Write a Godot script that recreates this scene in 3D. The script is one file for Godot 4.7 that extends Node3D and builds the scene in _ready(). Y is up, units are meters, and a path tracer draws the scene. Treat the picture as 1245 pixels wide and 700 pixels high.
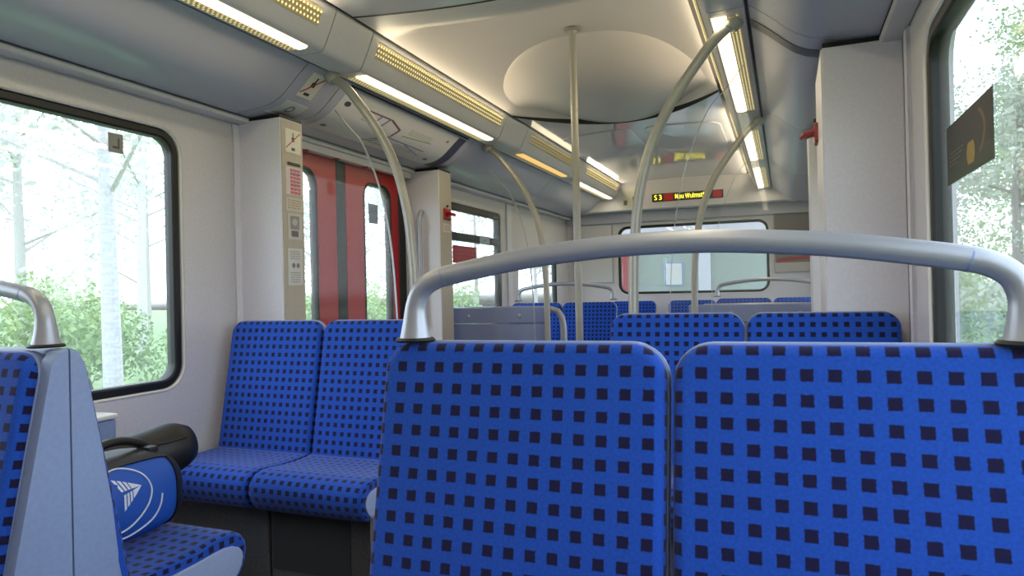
extends Node3D

# Commuter train saloon. x to the right, y up, -z forward along the carriage (D = -z).
const XC := -0.96        # middle of the carriage
const AW := 1.33         # half width to the wall lining
const HC := 1.08         # eye height above the floor
const PITCH := 0.268     # eight pattern squares of the moquette

class MB:
	var P := PackedVector3Array()
	var U := PackedVector2Array()
	func tri(a: Vector3, b: Vector3, c: Vector3, ua := Vector2.ZERO, ub := Vector2.ZERO, uc := Vector2.ZERO) -> void:
		P.append(a); P.append(b); P.append(c)
		U.append(ua); U.append(ub); U.append(uc)
	func orient(from: int) -> void:
		var n := P.size()
		if n <= from: return
		var c := Vector3.ZERO
		for i in range(from, n): c += P[i]
		c /= float(n - from)
		var v := 0.0
		for i in range(from, n, 3):
			v += (P[i] - c).dot((P[i + 1] - c).cross(P[i + 2] - c))
		if v < 0.0:
			for i in range(from, n, 3):
				var t := P[i + 1]; P[i + 1] = P[i + 2]; P[i + 2] = t
				var q := U[i + 1]; U[i + 1] = U[i + 2]; U[i + 2] = q
	func loft(rings: Array, uvs: Array = [], closed := true, cap0 := true, cap1 := true) -> void:
		var from := P.size()
		var n: int = rings[0].size()
		var z := Vector2.ZERO
		var has := uvs.size() > 0
		for i in range(rings.size() - 1):
			var a: PackedVector3Array = rings[i]
			var b: PackedVector3Array = rings[i + 1]
			for j in range(n if closed else n - 1):
				var k := (j + 1) % n
				if has:
					var ua: PackedVector2Array = uvs[i]
					var ub: PackedVector2Array = uvs[i + 1]
					tri(a[j], a[k], b[k], ua[j], ua[k], ub[k]); tri(a[j], b[k], b[j], ua[j], ub[k], ub[j])
				else:
					tri(a[j], a[k], b[k]); tri(a[j], b[k], b[j])
		for e in 2:
			if (e == 0 and not cap0) or (e == 1 and not cap1): continue
			var r: PackedVector3Array = rings[0] if e == 0 else rings[rings.size() - 1]
			var ru := PackedVector2Array()
			var c := Vector3.ZERO
			var cu := Vector2.ZERO
			for p in r: c += p
			c /= float(n)
			if has:
				ru = uvs[0] if e == 0 else uvs[rings.size() - 1]
				for p in ru: cu += p
				cu /= float(n)
			for j in range(n if closed else n - 1):
				var k := (j + 1) % n
				var a1 := r[k] if e == 0 else r[j]
				var b1 := r[j] if e == 0 else r[k]
				tri(c, a1, b1, cu, (ru[k] if e == 0 else ru[j]) if has else z, (ru[j] if e == 0 else ru[k]) if has else z)
		orient(from)
	func box(lo: Vector3, hi: Vector3) -> void:
		loft([PackedVector3Array([Vector3(lo.x, lo.y, lo.z), Vector3(hi.x, lo.y, lo.z), Vector3(hi.x, lo.y, hi.z), Vector3(lo.x, lo.y, hi.z)]),
			PackedVector3Array([Vector3(lo.x, hi.y, lo.z), Vector3(hi.x, hi.y, lo.z), Vector3(hi.x, hi.y, hi.z), Vector3(lo.x, hi.y, hi.z)])])
	func rbox(lo: Vector3, hi: Vector3, r: float, seg := 3) -> void:
		# box with all edges rounded
		var c := (lo + hi) * 0.5
		var s := hi - lo
		var rings := []
		for e in 2:
			for k in range(seg + 1):
				var t := PI * 0.5 * (float(k) / seg if e == 0 else 1.0 - float(k) / seg)
				var ins := r * (1.0 - sin(t))
				var y := (lo.y + r * (1.0 - cos(t))) if e == 0 else (hi.y - r * (1.0 - cos(t)))
				var ring := PackedVector3Array()
				for q in MB.rrect(s.x - 2 * ins, s.z - 2 * ins, maxf(r - ins, 0.0004), seg):
					ring.append(Vector3(c.x + q.x, y, c.z + q.y))
				rings.append(ring)
		loft(rings)
	static func rrect(w: float, h: float, r: float, seg := 6) -> PackedVector2Array:
		var out := PackedVector2Array()
		for k in 4:
			var cx := (w * 0.5 - r) * (1 if k == 0 or k == 3 else -1)
			var cy := (h * 0.5 - r) * (1 if k < 2 else -1)
			for i in range(seg + 1):
				var a := PI * 0.5 * (k + float(i) / seg)
				out.append(Vector2(cx + cos(a) * r, cy + sin(a) * r))
		return out
	func tube(path: PackedVector3Array, radii: Array, n := 16, caps := true) -> void:
		var rings := []
		var up := Vector3.ZERO
		for i in path.size():
			var d := (path[mini(i + 1, path.size() - 1)] - path[maxi(i - 1, 0)]).normalized()
			if i == 0:
				up = d.cross(Vector3(0.31, 0.2, 0.93)).normalized()
			up = (up - d * up.dot(d)).normalized()
			var sd := d.cross(up)
			var r: float = radii[mini(i, radii.size() - 1)]
			var ring := PackedVector3Array()
			for j in n:
				var a := TAU * j / n
				ring.append(path[i] + (up * cos(a) + sd * sin(a)) * r)
			rings.append(ring)
		loft(rings, [], true, caps, caps)
	func lathe(c: Vector3, axis: Vector3, prof: Array, n := 16) -> void:
		# prof: Vector2(radius, height along axis)
		var u := axis.cross(Vector3(0.3, 0.5, 0.81)).normalized()
		var v := axis.cross(u)
		var rings := []
		for q in prof:
			var ring := PackedVector3Array()
			for j in n:
				var a := TAU * j / n
				ring.append(c + axis * q.y + (u * cos(a) + v * sin(a)) * maxf(q.x, 0.0002))
			rings.append(ring)
		loft(rings)
	func prism(poly: PackedVector3Array, by: Vector3) -> void:
		var o := PackedVector3Array()
		for p in poly: o.append(p + by)
		loft([poly, o])
	func commit(crease := 0.74) -> ArrayMesh:
		var nt := P.size() / 3
		var fn := PackedVector3Array()
		var at := {}
		for i in nt:
			var f := (P[i * 3 + 1] - P[i * 3]).cross(P[i * 3 + 2] - P[i * 3])
			fn.append(f)
			for k in 3:
				var key := Vector3i((P[i * 3 + k] * 20000.0).round())
				if at.has(key): at[key].append(i)
				else: at[key] = [i]
		var V := PackedVector3Array(); var N := PackedVector3Array(); var T := PackedVector2Array()
		for i in nt:
			var fl := fn[i].length()
			if fl < 1e-13: continue
			var me := fn[i] / fl
			for k in [0, 2, 1]:
				var p := P[i * 3 + k]
				var s := Vector3.ZERO
				for j in at[Vector3i((p * 20000.0).round())]:
					var l := fn[j].length()
					if l > 1e-13 and fn[j].dot(me) / l > crease: s += fn[j]
				V.append(p); N.append(s.normalized() if s.length() > 1e-14 else me); T.append(U[i * 3 + k])
		var arr := []
		arr.resize(Mesh.ARRAY_MAX)
		arr[Mesh.ARRAY_VERTEX] = V; arr[Mesh.ARRAY_NORMAL] = N; arr[Mesh.ARRAY_TEX_UV] = T
		var m := ArrayMesh.new()
		m.add_surface_from_arrays(Mesh.PRIMITIVE_TRIANGLES, arr)
		return m

var M := {}
var used := {}

func vd(x: float, y: float, d: float) -> Vector3:
	return Vector3(x, y, -d)

func side(s: int, a: float, y: float, d: float) -> Vector3:
	return Vector3(XC + s * a, y, -d)

func numbered(called: String) -> String:
	var n: int = used.get(called, 0)
	used[called] = n + 1
	return called if n == 0 else "%s_%03d" % [called, n]

func obj(mb: MB, called: String, material: Material, parent: Node = null, crease := 0.74) -> MeshInstance3D:
	var o := MeshInstance3D.new()
	o.mesh = mb.commit(crease)
	o.material_override = material
	if parent == null:
		o.name = numbered(called); add_child(o, true)
	else:
		o.name = called; parent.add_child(o, true)
	return o

func tag(o: Node, label: String, category: String, group := "") -> Node:
	o.set_meta("label", label); o.set_meta("category", category)
	if group: o.set_meta("group", group)
	return o

func struct(o: Node) -> Node:
	o.set_meta("kind", "structure")
	return o

func thing(called: String, label: String, category: String, at := Vector3.ZERO, turn := 0.0, group := "") -> Node3D:
	var o := Node3D.new()
	o.name = numbered(called); add_child(o)
	o.position = at; o.rotation.y = turn
	tag(o, label, category, group)
	return o

func setting(called: String) -> Node3D:
	var o := Node3D.new()
	o.name = called; add_child(o)
	return struct(o)

func mat(c: Color, rough: float, metal := 0.0, spec := 0.5) -> StandardMaterial3D:
	var m := StandardMaterial3D.new()
	m.albedo_color = c; m.roughness = rough; m.metallic = metal; m.metallic_specular = spec
	return m

func glass(c: Color, alpha: float) -> StandardMaterial3D:
	var m := mat(Color(c.r, c.g, c.b, alpha), 0.02)
	m.transparency = BaseMaterial3D.TRANSPARENCY_ALPHA
	return m

func glow(c: Color, energy: float) -> StandardMaterial3D:
	var m := mat(c, 0.4)
	m.emission_enabled = true; m.emission = c; m.emission_energy_multiplier = energy
	return m

func tex(img: Image) -> ImageTexture:
	img.generate_mipmaps()
	return ImageTexture.create_from_image(img)

func speckled(c: Color, rough: float, amount: float, freq := 0.12, scale := 2.0, spec := 0.5) -> StandardMaterial3D:
	var n := FastNoiseLite.new()
	n.seed = 7; n.frequency = freq; n.fractal_octaves = 4
	var src := n.get_seamless_image(256, 256)
	var img := Image.create(256, 256, false, Image.FORMAT_RGB8)
	for y in 256:
		for x in 256:
			var k := 1.0 + (src.get_pixel(x, y).r - 0.5) * amount
			img.set_pixel(x, y, Color(minf(c.r * k, 1), minf(c.g * k, 1), minf(c.b * k, 1)))
	var m := mat(Color.WHITE, rough, 0.0, spec)
	m.albedo_texture = tex(img); m.uv1_triplanar = true; m.uv1_world_triplanar = true
	m.uv1_scale = Vector3.ONE * scale
	return m

func moquette() -> StandardMaterial3D:
	var img := Image.create(768, 768, true, Image.FORMAT_RGB8)
	var n := FastNoiseLite.new()
	n.seed = 3; n.frequency = 0.05; n.fractal_octaves = 3
	var wear := n.get_seamless_image(768, 768)
	n.frequency = 0.45
	var pile := n.get_seamless_image(768, 768)
	var blue := Color(0.13, 0.305, 0.68)
	var dark := Color(0.105, 0.095, 0.235)
	for y in 768:
		for x in 768:
			var w := wear.get_pixel(x, y).r - 0.5
			var p := pile.get_pixel(x, y).r - 0.5
			var wob := (w + p * 0.6) * 3.0
			var dx := absf(fposmod(x, 96.0) - 48.0) + wob
			var dy := absf(fposmod(y, 96.0) - 48.0) + wob * 0.7
			var k := clampf((23.0 - maxf(dx, dy)) / 5.0 + 0.5, 0.0, 1.0)
			var c := blue.lerp(dark, k)
			var g := 1.0 + w * 0.16 + p * 0.30
			img.set_pixel(x, y, Color(c.r * g, c.g * g, minf(c.b * g, 1)))
	var m := mat(Color.WHITE, 0.93, 0.0, 0.25)
	m.albedo_texture = tex(img)
	m.rim_enabled = true; m.rim = 0.35; m.rim_tint = 0.6
	return m

func make_materials() -> void:
	M.wall = speckled(Color(0.80, 0.79, 0.81), 0.42, 0.05)
	M.post = speckled(Color(0.86, 0.855, 0.89), 0.4, 0.04)
	M.beige = speckled(Color(0.70, 0.67, 0.62), 0.45, 0.06)
	M.cove = mat(Color(0.70, 0.70, 0.76), 0.26)
	M.ceiling = mat(Color(0.80, 0.79, 0.82), 0.17)
	M.gloss = mat(Color(0.78, 0.775, 0.81), 0.07)
	M.dome = mat(Color(0.82, 0.80, 0.80), 0.42)
	M.trough = speckled(Color(0.82, 0.81, 0.83), 0.35, 0.04)
	M.black = mat(Color(0.045, 0.045, 0.05), 0.55)
	M.rubber = mat(Color(0.06, 0.065, 0.07), 0.5)
	M.reveal = mat(Color(0.86, 0.86, 0.85), 0.3)
	M.steel = mat(Color(0.65, 0.66, 0.69), 0.34, 0.40)
	M.polepaint = mat(Color(0.67, 0.66, 0.63), 0.34, 0.25)
	M.shell = speckled(Color(0.53, 0.60, 0.75), 0.45, 0.05)
	M.endcap = speckled(Color(0.62, 0.68, 0.82), 0.45, 0.05)
	M.panel = speckled(Color(0.51, 0.56, 0.73), 0.45, 0.06)
	M.plinth = speckled(Color(0.37, 0.36, 0.36), 0.6, 0.2)
	M.grey = speckled(Color(0.52, 0.51, 0.50), 0.5, 0.1)
	M.red = mat(Color(0.62, 0.035, 0.065), 0.35)
	M.red_dull = mat(Color(0.60, 0.11, 0.16), 0.5)
	M.glass = glass(Color(0.88, 0.92, 0.91), 0.13)
	M.screen_glass = glass(Color(0.86, 0.9, 0.9), 0.02)
	M.screen_glass.metallic_specular = 0.22
	M.moquette = moquette()
	M.floor = speckled(Color(0.23, 0.23, 0.24), 0.55, 0.5, 0.3, 3.0)
	M.lamp = glow(Color(1.0, 0.93, 0.74), 2.6)
	M.lamp_warm = glow(Color(1.0, 0.80, 0.46), 0.75)
	M.louvre = mat(Color(0.9, 0.82, 0.6), 0.3, 0.5)
	M.white_plastic = mat(Color(0.85, 0.85, 0.83), 0.4)
	M.bag_blue = speckled(Color(0.085, 0.31, 0.67), 0.6, 0.2, 0.3, 8.0)
	M.bag_black = speckled(Color(0.075, 0.07, 0.075), 0.5, 0.4, 0.2, 6.0)
	M.piping = mat(Color(0.85, 0.87, 0.9), 0.5)
	M.paper = mat(Color(0.86, 0.85, 0.84), 0.5)
	M.ink = mat(Color(0.1, 0.09, 0.13), 0.5)

func _ready() -> void:
	# ---- camera, sky, exposure ----
	var cam := Camera3D.new()
	cam.name = "camera"
	add_child(cam)
	cam.transform = Transform3D(Basis(Vector3(CAMX[0], CAMX[1], CAMX[2]), Vector3(CAMY[0], CAMY[1], CAMY[2]), Vector3(CAMZ[0], CAMZ[1], CAMZ[2])).orthonormalized(), Vector3(0, HC, 0))
	cam.fov = 45.618
	cam.near = 0.02; cam.far = 300.0
	cam.current = true
	var we := WorldEnvironment.new()
	we.name = "environment"
	var env := Environment.new()
	env.background_mode = Environment.BG_SKY
	var sky := Sky.new()
	var sm := ProceduralSkyMaterial.new()
	sm.sky_top_color = Color(0.83, 0.91, 1.0)
	sm.sky_horizon_color = Color(0.92, 0.96, 1.0)
	sm.ground_horizon_color = Color(0.56, 0.58, 0.54)
	sm.ground_bottom_color = Color(0.42, 0.43, 0.40)
	sm.sky_energy_multiplier = 2.1
	sm.ground_energy_multiplier = 0.8
	sky.sky_material = sm
	env.sky = sky
	env.tonemap_mode = Environment.TONE_MAPPER_LINEAR
	env.tonemap_exposure = 1.08
	env.sdfgi_enabled = true; env.ssao_enabled = true; env.ssil_enabled = true
	we.environment = env
	add_child(we)

	make_materials()
	build_shell()
	build_ceiling()
	build_vestibule()
	build_seats()
	build_rails()
	build_lights()
	build_rear()
	build_signs()
	build_bags()
	build_outside()

const CAMX := [0.928, -0.023, -0.371]
const CAMY := [0.023, 1.0, -0.004]
const CAMZ := [0.371, -0.004, 0.929]

# ------------------------------------------------------------------ shell
func hole_ring(c: Vector2, w: float, h: float, r: float) -> PackedVector2Array:
	var out := PackedVector2Array()
	for q in MB.rrect(w, h, r, 8): out.append(c + q)
	return out

func ray_poly(c: Vector2, dir: Vector2, poly: PackedVector2Array) -> Vector2:
	var best := c
	var far := -1.0
	for i in poly.size():
		var hit = Geometry2D.segment_intersects_segment(c, c + dir * 50.0, poly[i], poly[(i + 1) % poly.size()])
		if hit != null and (hit - c).length() > far:
			far = (hit - c).length(); best = hit
	return best

func plate(mb: MB, o0: Vector2, o1: Vector2, h0: Vector2, h1: Vector2, rad: float, map: Callable, thick: float) -> void:
	# rectangle o0..o1 with a round-cornered opening h0..h1
	var c := (h0 + h1) * 0.5
	var hole := hole_ring(c, h1.x - h0.x, h1.y - h0.y, rad)
	var rect := PackedVector2Array([o0, Vector2(o1.x, o0.y), o1, Vector2(o0.x, o1.y)])
	var angles := []
	for q in hole: angles.append((q - c).angle())
	for q in rect: angles.append((q - c).angle())
	angles.sort()
	var rings := [PackedVector3Array(), PackedVector3Array(), PackedVector3Array(), PackedVector3Array()]
	var last := -99.0
	for a in angles:
		if a - last < 1e-5: continue
		last = a
		var d := Vector2(cos(a), sin(a))
		var o := ray_poly(c, d, rect)
		var i := ray_poly(c, d, hole)
		rings[0].append(map.call(o.x, o.y, 0.0)); rings[1].append(map.call(i.x, i.y, 0.0))
		rings[2].append(map.call(i.x, i.y, thick)); rings[3].append(map.call(o.x, o.y, thick))
	mb.loft([rings[0], rings[1], rings[2], rings[3], rings[0]], [], true, false, false)

func ring_frame(mb: MB, h0: Vector2, h1: Vector2, rad: float, inner: float, depth0: float, depth1: float, map: Callable) -> void:
	# frame that fills from the opening inwards by "inner"
	var c := (h0 + h1) * 0.5
	var w := h1.x - h0.x
	var h := h1.y - h0.y
	var rings := []
	var b := minf(0.006, absf(depth1 - depth0) * 0.3)
	for st in [[0.0, depth1], [0.0, depth0 + b], [b, depth0], [inner - b, depth0], [inner, depth0 + b], [inner, depth1], [0.0, depth1]]:
		var ring := PackedVector3Array()
		for q in MB.rrect(w - 2 * st[0], h - 2 * st[0], maxf(rad - st[0], 0.004), 8):
			ring.append(map.call(c.x + q.x, c.y + q.y, st[1]))
		rings.append(ring)
	mb.loft(rings, [], true, false, false)

func pane_mesh(mb: MB, h0: Vector2, h1: Vector2, rad: float, depth: float, map: Callable, thick := 0.006) -> void:
	var c := (h0 + h1) * 0.5
	var a := PackedVector3Array(); var b := PackedVector3Array()
	for q in MB.rrect(h1.x - h0.x, h1.y - h0.y, rad, 8):
		a.append(map.call(c.x + q.x, c.y + q.y, depth)); b.append(map.call(c.x + q.x, c.y + q.y, depth + thick))
	mb.loft([a, b])

var window_count := 0

func window_unit(h0: Vector2, h1: Vector2, rad: float, gw: float, map: Callable, bar := 0.0, reveal := true) -> Node3D:
	window_count += 1
	var w := setting("window_%d" % window_count)
	if reveal:
		var e := MB.new()
		ring_frame(e, h0, h1, rad, 0.012, -0.004, 0.05, map)
		obj(e, "reveal", M.reveal, w)
	var g := MB.new()
	var i := Vector2(0.012, 0.012)
	ring_frame(g, h0 + i, h1 - i, rad - 0.012, gw, 0.004, 0.05, map)
	obj(g, "gasket", M.rubber, w)
	if bar > 0.0:
		var bm := MB.new()
		bm.loft([PackedVector3Array([map.call(h0.x + gw, bar - 0.03, 0.006), map.call(h1.x - gw, bar - 0.03, 0.006), map.call(h1.x - gw, bar + 0.03, 0.006), map.call(h0.x + gw, bar + 0.03, 0.006)]),
			PackedVector3Array([map.call(h0.x + gw, bar - 0.03, 0.045), map.call(h1.x - gw, bar - 0.03, 0.045), map.call(h1.x - gw, bar + 0.03, 0.045), map.call(h0.x + gw, bar + 0.03, 0.045)])])
		obj(bm, "crossbar", M.rubber, w)
		var p2 := MB.new()
		pane_mesh(p2, Vector2(h0.x + gw * 0.7, bar + 0.02), h1 - Vector2.ONE * gw * 0.7, rad * 0.6, 0.028, map)
		obj(p2, "pane", M.glass, w)
		var p3 := MB.new()
		pane_mesh(p3, h0 + Vector2.ONE * gw * 0.7, Vector2(h1.x - gw * 0.7, bar - 0.02), rad * 0.6, 0.028, map)
		obj(p3, "pane", M.glass, w)
	else:
		var p := MB.new()
		pane_mesh(p, h0 + Vector2.ONE * gw * 0.7, h1 - Vector2.ONE * gw * 0.7, rad * 0.6, 0.028, map)
		obj(p, "pane", M.glass, w)
	return w

func build_shell() -> void:
	var f := MB.new()
	f.box(vd(XC - 1.45, -0.08, 7.6), vd(XC + 1.45, 0.0, -1.05))
	struct(obj(f, "floor", M.floor))
	for s in [-1, 1]:
		var map := func(d: float, y: float, depth: float) -> Vector3: return side(s, AW + depth, y, d)
		var w := MB.new()
		var big := [Vector2(0.0, 0.713), Vector2(2.11 if s < 0 else 2.19, 1.772)]
		w.box(side(s, AW, 0.0, -1.0), side(s, AW + 0.07, 1.93, -0.18))
		plate(w, Vector2(-0.18, 0.0), Vector2(2.57, 1.93), big[0], big[1], 0.11, map, 0.07)
		w.box(side(s, AW, 1.84, 2.57), side(s, AW + 0.07, 1.93, 3.9))
		var w2 := [Vector2(4.35, 0.75), Vector2(5.51, 1.765)]
		var w3 := [Vector2(5.87, 0.75), Vector2(7.06, 1.45)]
		plate(w, Vector2(3.9, 0.0), Vector2(5.69, 1.93), w2[0], w2[1], 0.07, map, 0.07)
		plate(w, Vector2(5.69, 0.0), Vector2(7.46, 1.93), w3[0], w3[1], 0.03, map, 0.07)
		struct(obj(w, "wall_left" if s < 0 else "wall_right", M.wall))
		window_unit(big[0], big[1], 0.11, 0.034, map)
		window_unit(w2[0], w2[1], 0.07, 0.05, map, 1.505)
		window_unit(w3[0], w3[1], 0.03, 0.03, map)
		# upright cover strip at the partition and a joint cover further back
		var cs := MB.new()
		cs.rbox(side(s, AW + 0.0, 0.0, 2.39) - Vector3(0.012, 0, 0), side(s, AW, 1.86, 2.43) + Vector3(0.012, 0, 0), 0.005, 2)
		cs.rbox(side(s, AW + 0.0, 0.0, 5.62) - Vector3(0.014, 0, 0), side(s, AW, 1.86, 5.72) + Vector3(0.014, 0, 0), 0.006, 2)
		struct(obj(cs, "trim_%d" % (1 if s < 0 else 2), M.post))
		# baseboard heater duct
		var bb := MB.new()
		bb.rbox(Vector3(minf(XC + s * AW, XC + s * (AW - 0.05)), 0.0, -7.4), Vector3(maxf(XC + s * AW, XC + s * (AW - 0.05)), 0.16, 1.0), 0.01, 2)
		struct(obj(bb, "baseboard_left" if s < 0 else "baseboard_right", M.grey))
	# end wall behind the viewer
	var e := MB.new()
	e.box(vd(XC - 1.4, 0.0, -0.97), vd(XC + 1.4, 2.5, -1.05))
	struct(obj(e, "wall_front", M.wall))

# ------------------------------------------------------------------ ceiling
func cove_profile() -> Array:
	return [Vector2(0.862, 2.050), Vector2(0.885, 2.034), Vector2(0.92, 2.006), Vector2(0.955, 1.975), Vector2(0.985, 1.949), Vector2(1.015, 1.927), Vector2(1.05, 1.910), Vector2(1.09, 1.900), Vector2(1.14, 1.895), Vector2(1.20, 1.891), Vector2(1.262, 1.888)]

func cove_piece(mb: MB, s: int, d0: float, d1: float, up := 0.02) -> void:
	var pr := cove_profile()
	var ring := []
	for d in [d0, d1]:
		var r := PackedVector3Array()
		for q in pr: r.append(side(s, q.x, q.y, d))
		for i in range(pr.size() - 1, -1, -1): r.append(side(s, pr[i].x + 0.008, pr[i].y + up, d))
		ring.append(r)
	# side skins by quads, ends by strips
	var from := mb.P.size()
	var n: int = ring[0].size()
	for j in n:
		var k := (j + 1) % n
		mb.tri(ring[0][j], ring[0][k], ring[1][k]); mb.tri(ring[0][j], ring[1][k], ring[1][j])
	var h := pr.size()
	for e in 2:
		var r: PackedVector3Array = ring[e]
		for j in range(h - 1):
			var a := r[j]; var b := r[j + 1]; var c := r[n - 2 - j]; var dd := r[n - 1 - j]
			if e == 0: mb.tri(a, c, b); mb.tri(a, dd, c)
			else: mb.tri(a, b, c); mb.tri(a, c, dd)
	mb.orient(from)

func ceiling_y(a: float, d: float) -> float:
	var lat := clampf(absf(a) / 0.63, 0.0, 1.0)
	var flat := 2.198 + 0.025 * (1.0 - lat * lat)
	var n := 2.50 + 0.13 * (1.0 - lat * lat)
	var f := 4.06 + 0.46 * (1.0 - lat * lat)
	var t := smoothstep(n, n + 0.16, d) * (1.0 - smoothstep(f - 0.12, f, d))
	var up := (1.0 - lat * lat * lat) * 0.155
	return flat + t * up

func build_ceiling() -> void:
	var c := setting("ceiling")
	# roof skin that keeps the sky out
	var rf := MB.new()
	rf.box(vd(XC - 1.45, 2.46, 7.75), vd(XC + 1.45, 2.54, -1.05))
	for s in [-1, 1]:
		rf.box(side(s, AW + 0.07, 1.86, 7.75), side(s, AW + 0.14, 2.47, -1.05))
	rf.box(vd(XC - 1.45, 1.9, 7.62), vd(XC + 1.45, 2.47, 7.75))
	obj(rf, "roof_skin", M.grey, c)
	# middle: near panel, band, raised part over the doors, rear panel
	for seg in [[-1.0, 0, 0], [0, 1, 1], [1, 2, 2], [2, 3, 3]]:
		pass
	var bounds := func(k: int, a: float) -> float:
		var lat := clampf(absf(a) / 0.63, 0.0, 1.0)
		var arc := 1.0 - lat * lat
		return [-1.0, 2.33 + 0.14 * arc, 4.06 + 0.47 * arc, 7.3][k]
	var names := ["near_panel", "raised_panel", "rear_panel"]
	for k in 3:
		var mb := MB.new()
		var nd: int = [10, 46, 14][k]
		var na := 26
		var top := []
		for i in range(nd + 1):
			var r := PackedVector3Array()
			for j in range(na + 1):
				var a := -0.63 + 1.26 * j / na
				var d0: float = bounds.call(k, a) + (0.003 if k > 0 else 0.0)
				var d1: float = bounds.call(k + 1, a) - (0.003 if k < 2 else 0.0)
				var d := lerpf(d0, d1, float(i) / nd)
				r.append(vd(XC + a, ceiling_y(a, d), d))
			top.append(r)
		var rings := []
		for r in top:
			var full := PackedVector3Array(r)
			for j in range(na, -1, -1): full.append(r[j] + Vector3(0, 0.02, 0))
			rings.append(full)
		mb.loft(rings, [], true, false, false)
		obj(mb, names[k], [M.ceiling, M.dome, M.gloss][k], c, 0.6)
	# dark backing above the joints
	var bk := MB.new()
	bk.box(vd(XC - 0.66, 2.40, 7.3), vd(XC + 0.66, 2.42, -1.0))
	obj(bk, "joint_backing", M.black, c)
	for k in [1, 2]:
		var js := MB.new()
		var jr := []
		for j in range(27):
			var a := -0.63 + 1.26 * j / 26.0
			var d: float = bounds.call(k, a)
			var y := ceiling_y(a, d) - 0.0012 if k == 1 else 2.1885
			jr.append(PackedVector3Array([vd(XC + a, y, d - 0.006), vd(XC + a, y, d + 0.006), vd(XC + a, y + (0.012 if k == 1 else 0.04), d + 0.006), vd(XC + a, y + (0.012 if k == 1 else 0.04), d - 0.006)]))
		js.loft(jr)
		obj(js, "joint_seal", M.black, c)
	# the hanging rounded hood over the door space: rises towards the viewer, runs level to the rear joint
	var hd := MB.new()
	var rings := []
	var ee := 2.3
	for i in range(61):
		var ux := sin((i / 30.0 - 1.0) * PI * 0.5)
		var ha := 0.585 * ux
		var near := 3.95 - 0.60 * pow(maxf(1.0 - pow(absf(ux), ee), 0.0), 1.0 / ee)
		var far: float = bounds.call(2, ha) - 0.002
		var r := PackedVector3Array()
		for k in range(41):
			var hz := lerpf(near, maxf(3.95, near), 1.0 - pow(1.0 - k / 30.0, 1.5)) if k <= 30 else lerpf(3.95, far, (k - 30) / 10.0)
			var q := pow(pow(absf(ux), ee) + pow(maxf(3.95 - hz, 0.0) / 0.60, ee), 1.0 / ee)
			var drop := pow(maxf(1.0 - pow(q, 2.4), 0.0), 0.8)
			r.append(vd(XC + ha, lerpf(ceiling_y(ha, minf(hz, 3.7)) + 0.004, 2.192, drop), hz))
		rings.append(r)
	var full := []
	for r in rings:
		var t := PackedVector3Array(r)
		for k in range(40, -1, -1): t.append(r[k] + Vector3(0, 0.012, 0))
		full.append(t)
	hd.loft(full, [], true, false, false)
	obj(hd, "hood", M.dome, c, 0.5)
	# two shallow rounded panels on the rear ceiling
	for s in [-1, 1]:
		var ip := MB.new()
		var w := 0.52
		var rr := []
		for st in [[0.0, 0.0], [0.0, -0.006], [0.006, -0.009]]:
			var r := PackedVector3Array()
			for q in MB.rrect(w - 2 * st[0], 1.15 - 2 * st[0], 0.09, 6):
				var a: float = s * 0.31 + q.x
				r.append(vd(XC + a, ceiling_y(a, 6.0) + 0.002 + st[1], 5.42 + q.y))
			rr.append(r)
		ip.loft(rr)
		obj(ip, "inset_panel", M.gloss, c)
	# sloping side panels, each length its own piece
	for s in [-1, 1]:
		for d in ([[-1.0, 0.62], [0.626, 2.335], [2.341, 2.60], [2.606, 3.98], [3.986, 5.6], [5.606, 7.28]] if s < 0 else [[-1.0, 0.62], [0.626, 2.50], [2.506, 3.98], [3.986, 5.6], [5.606, 7.28]]):
			var mb := MB.new()
			cove_piece(mb, s, d[0], d[1])
			obj(mb, "side_panel", M.cove, c, 0.6)
		var jb := MB.new()
		cove_piece(jb, s, -1.0, 7.3, 0.012)
		for i in jb.P.size(): jb.P[i] += Vector3(s * 0.012, 0.022, 0)
		obj(jb, "joint_backing", M.black, c, 0.6)
		# ledge profile where the side panel meets the wall
		var lg := MB.new()
		lg.rbox(Vector3(minf(XC + s * 1.262, XC + s * AW), 1.862, -7.4), Vector3(maxf(XC + s * 1.262, XC + s * AW), 1.886, 1.0), 0.008, 3)
		struct(obj(lg, "trim_%d" % (3 if s < 0 else 4), M.trough))
		# light trough
		var tr := MB.new()
		var prof := [Vector2(0.85, 2.052), Vector2(0.846, 2.047), Vector2(0.738, 2.044), Vector2(0.722, 2.048), Vector2(0.712, 2.062), Vector2(0.70, 2.085), Vector2(0.676, 2.135), Vector2(0.654, 2.186), Vector2(0.65, 2.20), Vector2(0.66, 2.26), Vector2(0.80, 2.28), Vector2(0.85, 2.2)]
		for d in [[-0.98, 0.45], [0.456, 2.24], [2.246, 2.50], [2.506, 4.02], [4.026, 4.40], [4.406, 5.70], [5.706, 7.28]]:
			var r0 := PackedVector3Array(); var r1 := PackedVector3Array()
			for q in prof: r0.append(side(s, q.x, q.y, d[0])); r1.append(side(s, q.x, q.y, d[1]))
			tr.loft([r0, r1])
		struct(obj(tr, "trim_%d" % (5 if s < 0 else 6), M.trough))
		# black gap between trough and ceiling
		var gp := MB.new()
		gp.box(Vector3(minf(XC + s * 0.628, XC + s * 0.66), 2.206, -7.3), Vector3(maxf(XC + s * 0.628, XC + s * 0.66), 2.214, 1.0))
		obj(gp, "shadow_gap", M.black, c)
		var gp2 := MB.new()
		gp2.box(Vector3(minf(XC + s * 0.849, XC + s * 0.872), 2.056, -7.3), Vector3(maxf(XC + s * 0.849, XC + s * 0.872), 2.062, 1.0))
		obj(gp2, "edge_gap", M.black, c)

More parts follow.
